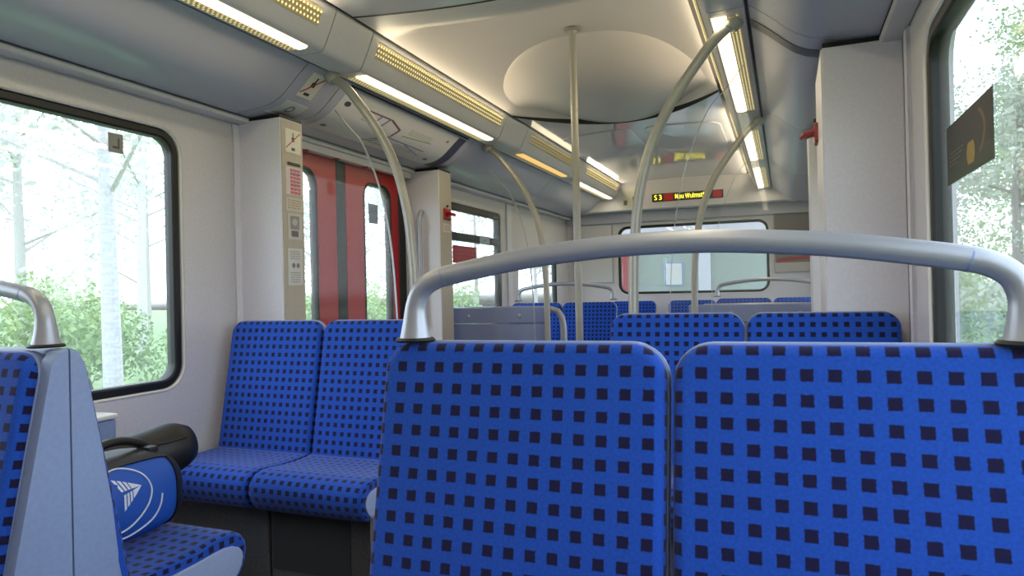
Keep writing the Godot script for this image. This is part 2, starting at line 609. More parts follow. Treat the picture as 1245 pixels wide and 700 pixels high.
# ------------------------------------------------------------------ door space
func pillar(s: int, d0: float, d1: float, called: String, label: String) -> Node3D:
	var t := thing(called, label, "pillar", side(s, 1.2, 0.0, (d0 + d1) * 0.5))
	var o := t.position
	var xs := [XC + s * 1.09, XC + s * AW]
	var lo := Vector3(minf(xs[0], xs[1]), 0.0, -d1) - o
	var hi := Vector3(maxf(xs[0], xs[1]), 1.872, -d0) - o
	var b := MB.new()
	b.rbox(lo, hi, 0.006, 2)
	obj(b, "body", M.post, t)
	var f := MB.new()
	var x := XC + s * 1.09 - o.x
	f.box(Vector3(minf(x, x - s * 0.003), 0.0, lo.z + 0.006), Vector3(maxf(x, x - s * 0.003), 1.866, hi.z - 0.006))
	obj(f, "facing", M.beige if s < 0 else M.post, t)
	var cp := MB.new()
	cp.box(Vector3(lo.x + 0.002, 1.872, lo.z + 0.002), Vector3(hi.x - 0.002, 1.884, hi.z - 0.002))
	obj(cp, "top_seal", M.black, t)
	return t

func door_unit(s: int, n: int) -> void:
	var dr := setting("door_%d" % n)
	var map := func(d: float, y: float, depth: float) -> Vector3: return side(s, AW + 0.012 + depth, y, d)
	for leaf in [[2.575, 3.163, 2.70, 3.0], [3.255, 3.865, 3.425, 3.735]]:
		var mb := MB.new()
		plate(mb, Vector2(leaf[0], 0.02), Vector2(leaf[1], 1.835), Vector2(leaf[2], 0.55), Vector2(leaf[3], 1.755), 0.09, map, 0.04)
		var l := obj(mb, "leaf", M.red, dr)
		var g := MB.new()
		ring_frame(g, Vector2(leaf[2], 0.55), Vector2(leaf[3], 1.755), 0.09, 0.018, -0.004, 0.04, map)
		obj(g, "gasket", M.rubber, l)
		var p := MB.new()
		pane_mesh(p, Vector2(leaf[2], 0.55) + Vector2.ONE * 0.012, Vector2(leaf[3], 1.755) - Vector2.ONE * 0.012, 0.08, 0.015, map)
		obj(p, "pane", M.glass, l)
	var r := MB.new()
	var xa := XC + s * (AW + 0.01)
	var xb := XC + s * (AW + 0.055)
	r.rbox(Vector3(minf(xa, xb), 0.02, -3.255), Vector3(maxf(xa, xb), 1.835, -3.163), 0.012, 3)
	obj(r, "rubber_seal", M.rubber, dr)
	var r2 := MB.new()
	r2.rbox(Vector3(minf(xa, xb) - 0.004, 0.02, -3.90), Vector3(maxf(xa, xb) + 0.004, 1.835, -3.815), 0.008, 3)
	obj(r2, "rubber_seal", M.rubber, dr)
	var hdr := MB.new()
	hdr.rbox(Vector3(minf(XC + s * 1.285, XC + s * AW), 1.825, -3.9), Vector3(maxf(XC + s * 1.285, XC + s * AW), 1.89, -2.57), 0.008, 2)
	obj(hdr, "header", M.trough, dr)
	for d in [2.86, 3.12, 3.40]:
		var lp := MB.new()
		lp.lathe(side(s, 1.305, 1.826, d), Vector3(0, -1, 0), [Vector2(0.0, 0.0), Vector2(0.022, 0.0), Vector2(0.020, 0.005), Vector2(0.0, 0.008)], 12)
		obj(lp, "indicator", M.red, dr)

func smooth_path(pts: Array, map: Callable, n := 6) -> PackedVector3Array:
	var out := PackedVector3Array()
	for i in range(pts.size() - 1):
		var p0: Vector2 = pts[maxi(i - 1, 0)]
		var p1: Vector2 = pts[i]
		var p2: Vector2 = pts[i + 1]
		var p3: Vector2 = pts[mini(i + 2, pts.size() - 1)]
		for k in n:
			out.append(map.call(p1.cubic_interpolate(p2, p0, p3, float(k) / n)))
	out.append(map.call(pts[pts.size() - 1]))
	return out

func bent_pole(s: int, d: float, label: String, shift: float) -> void:
	# a = distance from the middle, y
	var pts := [Vector2(0.852, 2.035), Vector2(0.79, 1.985), Vector2(0.737, 1.925), Vector2(0.62, 1.765), Vector2(0.54, 1.603), Vector2(0.495, 1.43), Vector2(0.476, 1.275), Vector2(0.466, 1.12), Vector2(0.463, 0.78), Vector2(0.463, 0.4), Vector2(0.463, 0.0)]
	var base := side(s, 0.463 + shift, 0, d)
	var t := thing("bent_grab_pole", label, "grab pole", base, 0.0, "bent grab poles at the door space")
	var map := func(q: Vector2) -> Vector3: return side(s, q.x + shift, q.y, d) - base
	var mb := MB.new()
	mb.tube(smooth_path(pts, map), [0.0195], 18)
	obj(mb, "tube", M.polepaint, t)
	var k := MB.new()
	k.lathe(map.call(Vector2(0.848, 2.030)), Vector3(s * 0.55, 0.83, 0).normalized(), [Vector2(0.0, -0.02), Vector2(0.026, -0.02), Vector2(0.034, 0.0), Vector2(0.034, 0.02), Vector2(0.0, 0.02)], 18)
	obj(k, "top_socket", M.polepaint, t)
	var f := MB.new()
	f.lathe(Vector3.ZERO, Vector3.UP, [Vector2(0.0, 0.0), Vector2(0.042, 0.0), Vector2(0.042, 0.008), Vector2(0.03, 0.02), Vector2(0.0, 0.02)], 18)
	obj(f, "foot_flange", M.polepaint, t)

func windscreen(s: int, d: float, label: String) -> void:
	var t := thing("glass_screen", label, "glass screen", side(s, 1.0, 0.0, d), 0.0, "glass screens beside the doors")
	var o := t.position
	var edge := [Vector2(0.84, 1.885), Vector2(0.773, 1.802), Vector2(0.712, 1.736), Vector2(0.653, 1.614), Vector2(0.608, 1.471), Vector2(0.573, 1.278), Vector2(0.555, 1.035), Vector2(0.55, 0.8), Vector2(0.55, 0.3)]
	var map := func(q: Vector2) -> Vector3: return side(s, q.x, q.y, d) - o
	var path := smooth_path(edge, map, 5)
	# panes as a strip between the pillar and the curved edge
	var mb := MB.new()
	var pr := cove_profile()
	var from := mb.P.size()
	var r0 := PackedVector3Array(); var r1 := PackedVector3Array()
	for p in path:
		r0.append(p); r1.append(Vector3(side(s, 1.088, 0, d).x - o.x, p.y, p.z))
	var th := Vector3(0, 0, 0.006)
	var b0 := PackedVector3Array(); var b1 := PackedVector3Array()
	for p in r0: b0.append(p + th)
	for p in r1: b1.append(p + th)
	mb.loft([r0, r1, b1, b0, r0], [], false, false, false)
	obj(mb, "pane", M.screen_glass, t)
	var e := MB.new()
	var ep := PackedVector3Array()
	for p in path: ep.append(p + th * 0.5)
	e.tube(ep, [0.0042 if s < 0 else 0.0015], 8)
	obj(e, "edge_strip", M.steel, t)

func build_vestibule() -> void:
	door_unit(-1, 1)
	door_unit(1, 2)
	pillar(-1, 2.42, 2.572, "door_pillar", "pale grey pillar with stickers down its side, left of the red door")
	pillar(-1, 3.905, 4.075, "door_pillar", "pale grey pillar with red emergency handle, right of the red door")
	pillar(1, 2.52, 2.95, "door_pillar", "wide pale grey pillar beside the window at right")
	pillar(1, 3.905, 4.075, "door_pillar", "narrow pale pillar hidden behind the wide pillar at right")
	windscreen(-1, 2.485, "clear glass screen behind the left pair of blue seats, before the red door")
	windscreen(-1, 4.16, "clear glass screen above the grey bench back with two bolts")
	windscreen(1, 2.62, "clear glass screen beside the wide pale pillar at right")
	windscreen(1, 4.2, "clear glass screen above the low grey bench back at right")
	bent_pole(-1, 2.49, "bent grab pole beside the left pair of blue seats, before the red door", 0.005)
	bent_pole(-1, 4.16, "bent grab pole by the grey bench back with two bolts", 0.0)
	bent_pole(1, 2.60, "large bent grab pole reaching the right light strip in the foreground", -0.045)
	bent_pole(1, 4.2, "smaller bent grab pole further back, reaching the right light strip", -0.01)
	# straight pole in the middle
	var t := thing("straight_grab_pole", "straight grab pole from floor to ceiling in mid aisle", "grab pole", vd(-0.955, 0, 3.28))
	var mb := MB.new()
	mb.tube(PackedVector3Array([Vector3(0, 0, 0), Vector3(0, 1.2, 0), Vector3(0, 2.372, 0)]), [0.0185], 18)
	obj(mb, "tube", M.polepaint, t)
	var k := MB.new()
	k.lathe(Vector3(0, 2.374, 0), Vector3.DOWN, [Vector2(0.0, 0.0), Vector2(0.042, 0.0), Vector2(0.042, 0.004), Vector2(0.024, 0.010), Vector2(0.022, 0.02), Vector2(0.0, 0.02)], 20)
	obj(k, "ceiling_flange", M.polepaint, t)
	var k2 := MB.new()
	k2.lathe(Vector3(0, 0, 0), Vector3.UP, [Vector2(0.0, 0.0), Vector2(0.05, 0.0), Vector2(0.05, 0.006), Vector2(0.024, 0.014), Vector2(0.0, 0.02)], 20)
	obj(k2, "foot_flange", M.polepaint, t)
	# door handrail on the far pillar
	var h := thing("door_handrail", "upright handrail fixed to the pillar right of the red door", "handrail", side(-1, 1.215, 0.85, 3.86))
	var hm := MB.new()
	hm.tube(smooth_path([Vector2(0.035, 0.0), Vector2(0.0, 0.04), Vector2(0.0, 0.2), Vector2(0.0, 0.6), Vector2(0.0, 0.72), Vector2(0.035, 0.76)], func(q: Vector2) -> Vector3: return Vector3(0, q.y, 0.045 - q.x - 0.05)), [0.016], 14)
	obj(hm, "bar", M.steel, h)

# ------------------------------------------------------------------ seats
const LEAN := 0.195
var proto_meshes := {}

func seat_part_meshes() -> void:
	var w := 0.463
	# backrest pad: outline w x 0.575, rounded top corners, padded edge
	var b := MB.new()
	var h := 0.585
	var rings := []; var uvs := []
	var steps := [[0.0, -0.036, 0.0463], [0.0, -0.018, 0.0283]]
	for k in range(1, 7):
		var t := PI * 0.5 * k / 6.0
		steps.append([0.018 * (1.0 - cos(t)), -0.018 + 0.018 * sin(t), 0.018 * (PI * 0.5 - t)])
	for st in steps:
		var r := PackedVector3Array(); var u := PackedVector2Array()
		for q in MB.rrect(w - 2 * st[0], h - 2 * st[0], 0.052 - st[0], 8):
			r.append(Vector3(q.x, h * 0.5 + q.y, st[1])); 
			var core := Vector2(w * 0.5 - 0.052, h * 0.5 - 0.052)
			var cq := q.clamp(-core, core)
			var nq: Vector2 = (q - cq).normalized() * (0.034 + st[2])
			u.append(Vector2((cq.x + nq.x + 0.009) / PITCH, -(cq.y + nq.y + h * 0.5 + 0.010) / PITCH))
		rings.append(r); uvs.append(u)
	b.loft(rings, uvs)
	proto_meshes.backrest = b.commit(0.5)
	# shell behind
	var s := MB.new()
	rings = []
	for st in [[0.008, -0.056], [0.002, -0.050], [0.0, -0.044], [0.0, -0.030], [0.004, -0.026]]:
		var r := PackedVector3Array()
		for q in MB.rrect(w + 0.006 - 2 * st[0], h + 0.008 - 2 * st[0], 0.056, 8):
			r.append(Vector3(q.x, h * 0.5 + q.y + 0.001, st[1]))
		rings.append(r)
	s.loft(rings)
	proto_meshes.back_shell = s.commit(0.6)
	# cushion: profile (z, y) swept across
	var prof := PackedVector2Array([Vector2(0.08, 0.405), Vector2(0.08, 0.468), Vector2(0.12, 0.464), Vector2(0.20, 0.463), Vector2(0.28, 0.467), Vector2(0.34, 0.473), Vector2(0.375, 0.474), Vector2(0.405, 0.468), Vector2(0.428, 0.454), Vector2(0.441, 0.434), Vector2(0.444, 0.41), Vector2(0.438, 0.385), Vector2(0.424, 0.360), Vector2(0.404, 0.342), Vector2(0.380, 0.334), Vector2(0.34, 0.350), Vector2(0.25, 0.375), Vector2(0.08, 0.405)])
	var cen := Vector2(0.27, 0.41)
	var c := MB.new()
	rings = []; uvs = []
	var xs := []
	for k in range(0, 6):
		var t := PI * 0.5 * k / 5.0
		xs.append([-w * 0.5 + 0.022 * (1.0 - cos(t)) , 0.022 * (1.0 - sin(t))])
	for k in range(5, -1, -1):
		xs.append([-xs[k][0], xs[k][1]])
	for st in xs:
		var r := PackedVector3Array(); var u := PackedVector2Array()
		var run := 0.0
		for i in prof.size():
			if i > 0: run += prof[i].distance_to(prof[i - 1])
			var q := prof[i]
			var dirn := (q - cen)
			var ins: float = st[1]
			var p := q - dirn.normalized() * ins * minf(1.0, 0.6)
			r.append(Vector3(st[0], p.y, p.x)); u.append(Vector2((st[0] + 0.009 + signf(st[0]) * ins * 0.6) / PITCH, run / PITCH))
		rings.append(r); uvs.append(u)
	c.loft(rings, uvs, false, false, false)
	for e in [0, rings.size() - 1]:
		var er: PackedVector3Array = rings[e]
		var cc := Vector3(er[0].x, cen.y, cen.x)
		for j in range(er.size() - 1):
			var a := er[j]; var b2 := er[j + 1]
			var ua := Vector2(a.z, a.y) / PITCH
			var ub := Vector2(b2.z, b2.y) / PITCH
			var uc := Vector2(cc.z, cc.y) / PITCH
			if e == 0: c.tri(cc, a, b2, uc, ua, ub)
			else: c.tri(cc, b2, a, uc, ub, ua)
	proto_meshes.cushion = c.commit(0.5)
	# grey end panel in the cushion side
	for sgn in [-1, 1]:
		var e := MB.new()
		rings = []
		for st in [[0.0, 0.83], [0.005, 0.83], [0.008, 0.80]]:
			var r := PackedVector3Array()
			for q in prof:
				var p := cen + Vector2((q.x - cen.x) * (st[1] + 0.05), (q.y - cen.y) * (st[1] - 0.14)) + Vector2(-0.004, -0.012)
				r.append(Vector3(sgn * (w * 0.5 - 0.001 + st[0]), p.y, p.x))
			rings.append(r)
		e.loft(rings, [], false)
		proto_meshes["end_panel%d" % sgn] = e.commit(0.6)
	var pd := MB.new()
	pd.rbox(Vector3(-w * 0.5, 0.0, 0.02), Vector3(w * 0.5, 0.345, 0.33), 0.008, 2)
	proto_meshes.pedestal = pd.commit(0.6)

func part(called: String, mesh: Mesh, material: Material, parent: Node3D) -> MeshInstance3D:
	var o := MeshInstance3D.new()
	o.name = called; o.mesh = mesh; o.material_override = material
	parent.add_child(o, true)
	return o

func seat(x: float, d: float, away: bool, label: String, group: String, lift := 0.0, ends := []) -> Node3D:
	# d is where the front face of the backrest ends at its top
	var t := thing("train_seat", label, "seat", vd(x, 0.0, d), PI if away else 0.0, group)
	for e in [["backrest", M.moquette], ["back_shell", M.shell]]:
		var b := part(e[0], proto_meshes[e[0]], e[1], t)
		b.rotation.x = -LEAN
		b.position = Vector3(0, 0.408 + lift, 0.116)
	var c := part("cushion", proto_meshes.cushion, M.moquette, t)
	c.position.y = lift
	for sgn in ends:
		part("end_panel", proto_meshes["end_panel%d" % sgn], M.endcap, c)
	var p := part("pedestal", proto_meshes.pedestal, M.plinth, t)
	p.position.y = 0.0
	return t

func build_seats() -> void:
	seat_part_meshes()
	# foreground pair
	seat(-0.392, 0.985, false, "blue patterned seat back in the foreground, left of the two", "foreground pair of seats", 0.021, [-1])
	seat(0.082, 0.985, false, "blue patterned seat back in the foreground at the right window", "foreground pair of seats", 0.021)
	# pair behind them by the wide pillar
	seat(-0.368, 2.47, false, "blue seat back beyond the foreground seats, left one before the wide pillar", "seats before the wide pillar", 0.008, [-1])
	seat(0.106, 2.47, false, "blue seat back right against the wide pale pillar", "seats before the wide pillar", 0.008)
	# left pair by the door
	seat(-1.977, 2.285, false, "blue seat in the left corner below the window's end", "pair of seats at the left pillar", 0.0)
	var ls := seat(-1.503, 2.285, false, "blue seat on the aisle in front of the red door", "pair of seats at the left pillar", 0.0, [1])
	# perforated heater grille on the pedestal below the aisle seat
	var gm := mat(Color.WHITE, 0.6)
	var gi := Image.create(512, 256, false, Image.FORMAT_RGB8)
	gi.fill(Color(0.30, 0.30, 0.30))
	for yy in range(0, 256, 8):
		for xx in range(0, 512, 12):
			gi.fill_rect(Rect2i(xx + (6 if (yy / 8) % 2 else 0), yy + 2, 7, 4), Color(0.06, 0.06, 0.06))
	gm.albedo_texture = tex(gi)
	var g := MB.new()
	var q := [Vector3(-0.22, 0.11, 0.3302), Vector3(0.11, 0.11, 0.3302), Vector3(0.11, 0.31, 0.3302), Vector3(-0.22, 0.31, 0.3302)]
	var uq := PackedVector2Array([Vector2(0, 1), Vector2(1, 1), Vector2(1, 0), Vector2(0, 0)])
	var ga := PackedVector3Array(q)
	var gb := PackedVector3Array()
	for p in q: gb.append(p + Vector3(0, 0, 0.003))
	g.loft([ga, gb], [uq, uq])
	obj(g, "heater_grille", gm, ls.get_node("pedestal"))
	var lg := MB.new()
	lg.rbox(Vector3(0.2325, 0.0, 0.02), Vector3(0.262, 0.36, 0.40), 0.006, 2)
	obj(lg, "side_post", M.grey, ls)
	# back to back bench at left
	var sa := seat(-1.565, 0.865, false, "blue seat at the left picture edge, facing the viewer", "back-to-back bench at left", 0.006)
	var sb := seat(-1.565, 0.975, true, "blue seat on the aisle carrying the blue sports bag", "back-to-back bench at left", 0.006, [-1])
	seat(-2.035, 0.975, true, "blue window seat behind the sports bag, under the black roll", "back-to-back bench at left", 0.006)
	# grey filler between the two backs, seen from the aisle: two halves with a joint
	var X := -1.565
	for hf in 2:
		var poly := PackedVector3Array()
		var pts := [[0.880, 0.925], [0.888, 0.965], [0.902, 0.984], [0.9215, 0.989], [0.9215, 0.40], [0.775, 0.40], [0.806, 0.56]] if hf == 0 else [[0.9235, 0.989], [0.942, 0.982], [0.955, 0.955], [0.965, 0.90], [0.988, 0.78], [1.008, 0.66], [1.020, 0.55], [1.020, 0.40], [0.9235, 0.40]]
		var sg := 1.0 if hf == 0 else -1.0
		for p in pts: poly.append(Vector3(sg * 0.229, p[1], 0.865 - p[0] if hf == 0 else p[0] - 0.975))
		var mb := MB.new()
		var poly2 := PackedVector3Array(); var poly3 := PackedVector3Array()
		var cc := Vector3.ZERO
		for p in poly: cc += p
		cc /= poly.size()
		for p in poly: poly2.append(p + Vector3(sg * 0.026, 0, 0)); poly3.append(p.lerp(cc, 0.02) + Vector3(sg * 0.031, 0, 0))
		mb.loft([poly, poly2, poly3])
		obj(mb, "side_filler", M.shell, sa if hf == 0 else sb, 0.6)
	# seats further back
	seat(-2.008, 5.57, false, "far blue seat below the left rail, beside the far window", "far left pair of seats", -0.005)
	seat(-1.535, 5.57, false, "far blue seat on the aisle below the left rail", "far left pair of seats", -0.005, [1])
	seat(-1.475, 7.08, false, "blue seat at the end wall, left of the two under the wide window", "seats at the end wall", -0.03)
	seat(-0.88, 7.08, false, "blue seat at the end wall, right of the two under the wide window", "seats at the end wall", -0.03)
	seat(-0.343, 6.3, false, "far blue seat at right on the aisle, under a thin rail", "far right pair of seats", -0.005)
	seat(0.13, 6.3, false, "far blue seat at right next to the wall, under a thin rail", "far right pair of seats", -0.005)
	# benches that face away: only their grey backs show
	for s in [-1, 1]:
		var t := thing("bench_back", "grey bench back panel with two round bolts below the far left window" if s < 0 else "low grey bench back panel seen over the seats at right", "bench back", side(s, 0.865, 0.0, 4.27), 0.0, "grey bench backs")
		var mb := MB.new()
		mb.rbox(Vector3(-0.455, 0.02, -0.05), Vector3(0.36 if s < 0 else 0.455, 0.862, 0.0), 0.008, 3)
		obj(mb, "lower_panel", M.panel, t)
		var m2 := MB.new()
		m2.rbox(Vector3(-0.455, 0.866, -0.05), Vector3(0.36 if s < 0 else 0.455, 0.972, 0.004), 0.006, 3)
		obj(m2, "upper_panel", M.panel, t)
		var rim := MB.new()
		var rp := PackedVector3Array()
		var e := 0.455
		for p in [Vector2(-e, 0.955), Vector2(0.0, 0.957), Vector2(e - 0.09, 0.955), Vector2(e - 0.045, 0.942), Vector2(e - 0.015, 0.90), Vector2(e - 0.005, 0.84), Vector2(e, 0.6), Vector2(e, 0.2), Vector2(e, 0.0)]:
			rp.append(Vector3(p.x if s < 0 else -p.x, p.y, -0.075))
		rim.tube(rp, [0.022], 12)
		obj(rim, "rounded_frame", M.steel, t)
		for x in [-0.21, 0.17]:
			var bt := MB.new()
			bt.lathe(Vector3(x, 0.915, 0.004), Vector3(0, 0, 1), [Vector2(0.0, 0.0), Vector2(0.015, 0.0), Vector2(0.014, 0.006), Vector2(0.007, 0.010), Vector2(0.0, 0.010)], 14)
			obj(bt, "bolt", M.steel, t)
	# small bin below the left window
	var bn := thing("waste_bin", "small pale grey waste bin on the wall below the left window", "bin", vd(-2.245, 0.45, 1.60))
	var bm := MB.new()
	bm.rbox(Vector3(-0.043, 0.0, -0.11), Vector3(0.06, 0.215, 0.11), 0.008, 3)
	obj(bm, "body", M.shell, bn)
	var bl := MB.new()
	bl.rbox(Vector3(-0.043, 0.217, -0.114), Vector3(0.066, 0.236, 0.114), 0.007, 3)
	obj(bl, "lid", M.white_plastic, bn)

func build_rails() -> void:
	var specs := [[-0.152, 0.998, 0.010, "grey curved grab rail across the tops of the foreground seats"],
		[-1.787, 0.918, 0.0, "grey grab rail on the bench at the left picture edge"],
		[-1.755, 5.60, 0.0, "thin curved grab rail on the far left pair of seats"],
		[-0.145, 6.33, 0.0, "thin curved grab rail on the far right pair of seats"]]
	for sp in specs:
		var y0: float = 0.996 + sp[2]
		var base := vd(sp[0], y0, sp[1])
		var t := thing("seat_grab_rail", sp[3], "grab rail", base, 0.0, "grab rails on the seat backs")
		var half := [Vector2(0.422, 0.0), Vector2(0.4215, 0.03), Vector2(0.419, 0.055), Vector2(0.409, 0.078), Vector2(0.387, 0.094), Vector2(0.350, 0.104), Vector2(0.22, 0.125), Vector2(0.10, 0.136), Vector2(0.0, 0.139)]
		var pts := []
		for q in half: pts.append(Vector2(-q.x, q.y))
		for i in range(half.size() - 2, -1, -1): pts.append(half[i])
		var path := smooth_path(pts, func(q: Vector2) -> Vector3: return Vector3(q.x, q.y, 0.0), 6)
		var radii := []
		for p in path:
			var flare := clampf((0.075 - p.y) / 0.075, 0.0, 1.0) if absf(p.x) > 0.39 else 0.0
			radii.append(0.0165 + 0.0095 * flare * flare)
		var mb := MB.new()
		mb.tube(path, radii, 20)
		obj(mb, "tube", M.steel, t, 0.5)
		for sx in [-1, 1]:
			var c := MB.new()
			c.lathe(Vector3(sx * 0.422, -0.006, 0), Vector3.UP, [Vector2(0.0, 0.0), Vector2(0.032, 0.0), Vector2(0.034, 0.003), Vector2(0.030, 0.007), Vector2(0.0, 0.007)], 20)
			obj(c, "collar", M.rubber, t)
			var j := MB.new()
			var jp: Vector3 = Vector3(sx * 0.365, 0.1005, 0)
			j.tube(PackedVector3Array([jp, jp + Vector3(-sx * 0.0022, 0.0007, 0)]), [0.0168], 20)
			obj(j, "joint", M.panel, t)

# ------------------------------------------------------------------ lamps
func build_lights() -> void:
	var bead := Image.create(256, 64, false, Image.FORMAT_RGB8)
	bead.fill(Color(0.42, 0.36, 0.2))
	for r in 3:
		for k in 12:
			var cx := k * 21.33 + (10 if r % 2 else 0)
			for dy in range(-6, 7):
				for dx in range(-6, 7):
					if dx * dx + dy * dy < 34: bead.set_pixel(posmod(int(cx) + dx, 256), clampi(11 + r * 21 + dy, 0, 63), Color(1.0, 0.95, 0.72))
	var bt := tex(bead)
	var perf := mat(Color(0.5, 0.45, 0.3), 0.4)
	perf.emission_enabled = true; perf.emission = Color(1, 1, 1); perf.emission_operator = BaseMaterial3D.EMISSION_OP_MULTIPLY; perf.emission_texture = bt; perf.emission_energy_multiplier = 1.0
	perf.uv1_scale = Vector3(1, 1, 1)
	var dim := perf.duplicate()
	dim.emission_energy_multiplier = 0.35
	var where := [[-0.85, 0.4], [0.5, 2.165], [2.56, 3.97], [4.5, 5.55], [5.95, 7.15]]
	var names := ["behind the viewer", "above the nearest window", "above the door space", "second from the end wall", "nearest to the end wall"]
	for s in [-1, 1]:
		for k in where.size():
			var d0: float = where[k][0]
			var d1: float = where[k][1]
			var amber: bool = s < 0 and k == 3
			var lbl := "%s light strip in the %s ceiling edge, %s" % ["amber" if amber else "warm white", "left" if s < 0 else "right", names[k]]
			var t := thing("ceiling_light", lbl, "light", side(s, 0.77, 2.04, (d0 + d1) * 0.5), 0.0, "light strips along the ceiling edges")
			var o := t.position
			var lit: Material = M.lamp_warm if amber else M.lamp
			var tu := MB.new()
			var r0 := PackedVector3Array(); var r1 := PackedVector3Array()
			for q in [Vector2(0.731, 2.0455), Vector2(0.786, 2.0468), Vector2(0.784, 2.040), Vector2(0.772, 2.036), Vector2(0.748, 2.0355), Vector2(0.735, 2.039)]:
				r0.append(side(s, q.x, q.y, d0) - o); r1.append(side(s, q.x, q.y, d1) - o)
			tu.loft([r0, r1])
			obj(tu, "tube_cover", lit, t, 0.5)
			var pf := MB.new()
			r0 = PackedVector3Array(); r1 = PackedVector3Array()
			var u0 := PackedVector2Array(); var u1 := PackedVector2Array()
			var rep := (d1 - d0) / 0.24
			var pv := 0
			for q in [Vector2(0.788, 2.040), Vector2(0.828, 2.0425), Vector2(0.828, 2.0465), Vector2(0.788, 2.0462), Vector2(0.788, 2.040)]:
				r0.append(side(s, q.x, q.y, d0) - o); r1.append(side(s, q.x, q.y, d1) - o)
				var vv: float = [0.0, 1.0, 1.0, 0.0, 0.0][pv]
				u0.append(Vector2(0, vv)); u1.append(Vector2(rep, vv))
				pv += 1
			pf.loft([r0, r1], [u0, u1], false, false, false)
			obj(pf, "perforated_strip", dim if amber else perf, t)
			# upper strip on the inner face: louvre slats over a glowing sheet
			var up := MB.new()
			r0 = PackedVector3Array(); r1 = PackedVector3Array()
			u0 = PackedVector2Array(); u1 = PackedVector2Array()
			pv = 0
			for q in [Vector2(0.6838, 2.117), Vector2(0.6585, 2.172), Vector2(0.6615, 2.172), Vector2(0.6865, 2.117), Vector2(0.6838, 2.117)]:
				r0.append(side(s, q.x - 0.002, q.y, d0) - o); r1.append(side(s, q.x - 0.002, q.y, d1) - o)
				var vv: float = [0.0, 1.0, 1.0, 0.0, 0.0][pv]
				u0.append(Vector2(0, vv)); u1.append(Vector2(rep, vv))
				pv += 1
			up.loft([r0, r1], [u0, u1], false, false, false)
			obj(up, "upper_strip", dim if amber else perf, t)
			for i in 4:
				var f := i / 3.0
				var a := lerpf(0.6835, 0.6585, f)
				var y := lerpf(2.117, 2.172, f)
				var sl := MB.new()
				sl.tube(PackedVector3Array([side(s, a - 0.001, y, d0) - o, side(s, a - 0.001, y, d1) - o]), [0.0016], 6)
				obj(sl, "louvre_slat", M.louvre, t)
			var L := AreaLight3D.new()
			L.name = "glow"
			L.area_size = Vector2(0.055, d1 - d0)
			L.light_color = Color(1.0, 0.94, 0.80)
			L.light_energy = (0.08 if amber else 0.24) * (d1 - d0) / 1.4
			L.area_range = 12.0; L.area_attenuation = 2.0
			L.shadow_enabled = true
			L.rotation.x = -PI * 0.5
			L.position = side(s, 0.76, 2.032, (d0 + d1) * 0.5) - o
			t.add_child(L)
			var L2 := AreaLight3D.new()
			L2.name = "glow_upper"
			L2.area_size = Vector2(d1 - d0, 0.05)
			L2.light_color = Color(1.0, 0.925, 0.76)
			L2.light_energy = (0.06 if amber else 0.30) * (d1 - d0) / 1.4
			L2.area_range = 12.0; L2.area_attenuation = 2.0
			L2.shadow_enabled = true
			t.add_child(L2)
			L2.position = side(s, 0.655, 2.145, (d0 + d1) * 0.5) - o
			L2.basis = Basis.looking_at(Vector3(-s * 0.91, 0.42, 0))

# ------------------------------------------------------------------ end wall
func build_rear() -> void:
	var map := func(x: float, y: float, depth: float) -> Vector3: return vd(x, y, 7.45 + depth)
	var w := MB.new()
	var h0 := Vector2(-1.72, 1.005)
	var h1 := Vector2(-0.135, 1.775)
	plate(w, Vector2(XC - AW - 0.05, 0.0), Vector2(XC + AW + 0.05, 1.95), h0, h1, 0.12, map, 0.08)
	struct(obj(w, "wall_back", M.wall))
	window_unit(h0, h1, 0.12, 0.026, map)
	# bulkhead above the cornice
	var b := MB.new()
	b.rbox(vd(XC - 1.3, 1.915, 7.46), vd(XC + 1.3, 2.30, 7.25), 0.01, 2)
	struct(obj(b, "trim_7", M.wall))
	var c := MB.new()
	c.rbox(vd(XC - 1.32, 1.80, 7.46), vd(XC + 1.32, 1.915, 7.41), 0.01, 2)
	struct(obj(c, "trim_8", M.cove))

# ------------------------------------------------------------------ prints, signs, handles
func sheet(called: String, label: String, category: String, o: Vector3, ex: Vector3, ey: Vector3, img: Image, material: StandardMaterial3D = null, thick := 0.0015) -> Node3D:
	# flat printed sheet: o is its lower left corner, ex to the right, ey up
	var t := thing(called, label, category, o)
	var n := ex.cross(ey).normalized() * thick
	var a := PackedVector3Array([Vector3.ZERO, ex, ex + ey, ey])
	var bk := PackedVector3Array()
	for p in a: bk.append(p - n * 0.0 + n)
	var u := PackedVector2Array([Vector2(0, 1), Vector2(1, 1), Vector2(1, 0), Vector2(0, 0)])
	var mb := MB.new()
	mb.loft([a, bk], [u, u])
	var m := material if material else mat(Color.WHITE, 0.45)
	if img: m.albedo_texture = tex(img)
	obj(mb, "print", m, t)
	return t

func blank(w: int, h: int, c: Color) -> Image:
	var i := Image.create(w, h, false, Image.FORMAT_RGB8)
	i.fill(c)
	return i

func line(i: Image, a: Vector2, b: Vector2, wd: int, c: Color) -> void:
	var n := int(a.distance_to(b)) + 1
	for k in range(n + 1):
		var p := a.lerp(b, float(k) / n)
		i.fill_rect(Rect2i(int(p.x) - wd / 2, int(p.y) - wd / 2, wd, wd), c)

func disc(i: Image, c: Vector2, r: float, col: Color) -> void:
	for y in range(int(c.y - r), int(c.y + r) + 1):
		for x in range(int(c.x - r), int(c.x + r) + 1):
			if Vector2(x, y).distance_to(c) <= r and x >= 0 and y >= 0 and x < i.get_width() and y < i.get_height(): i.set_pixel(x, y, col)

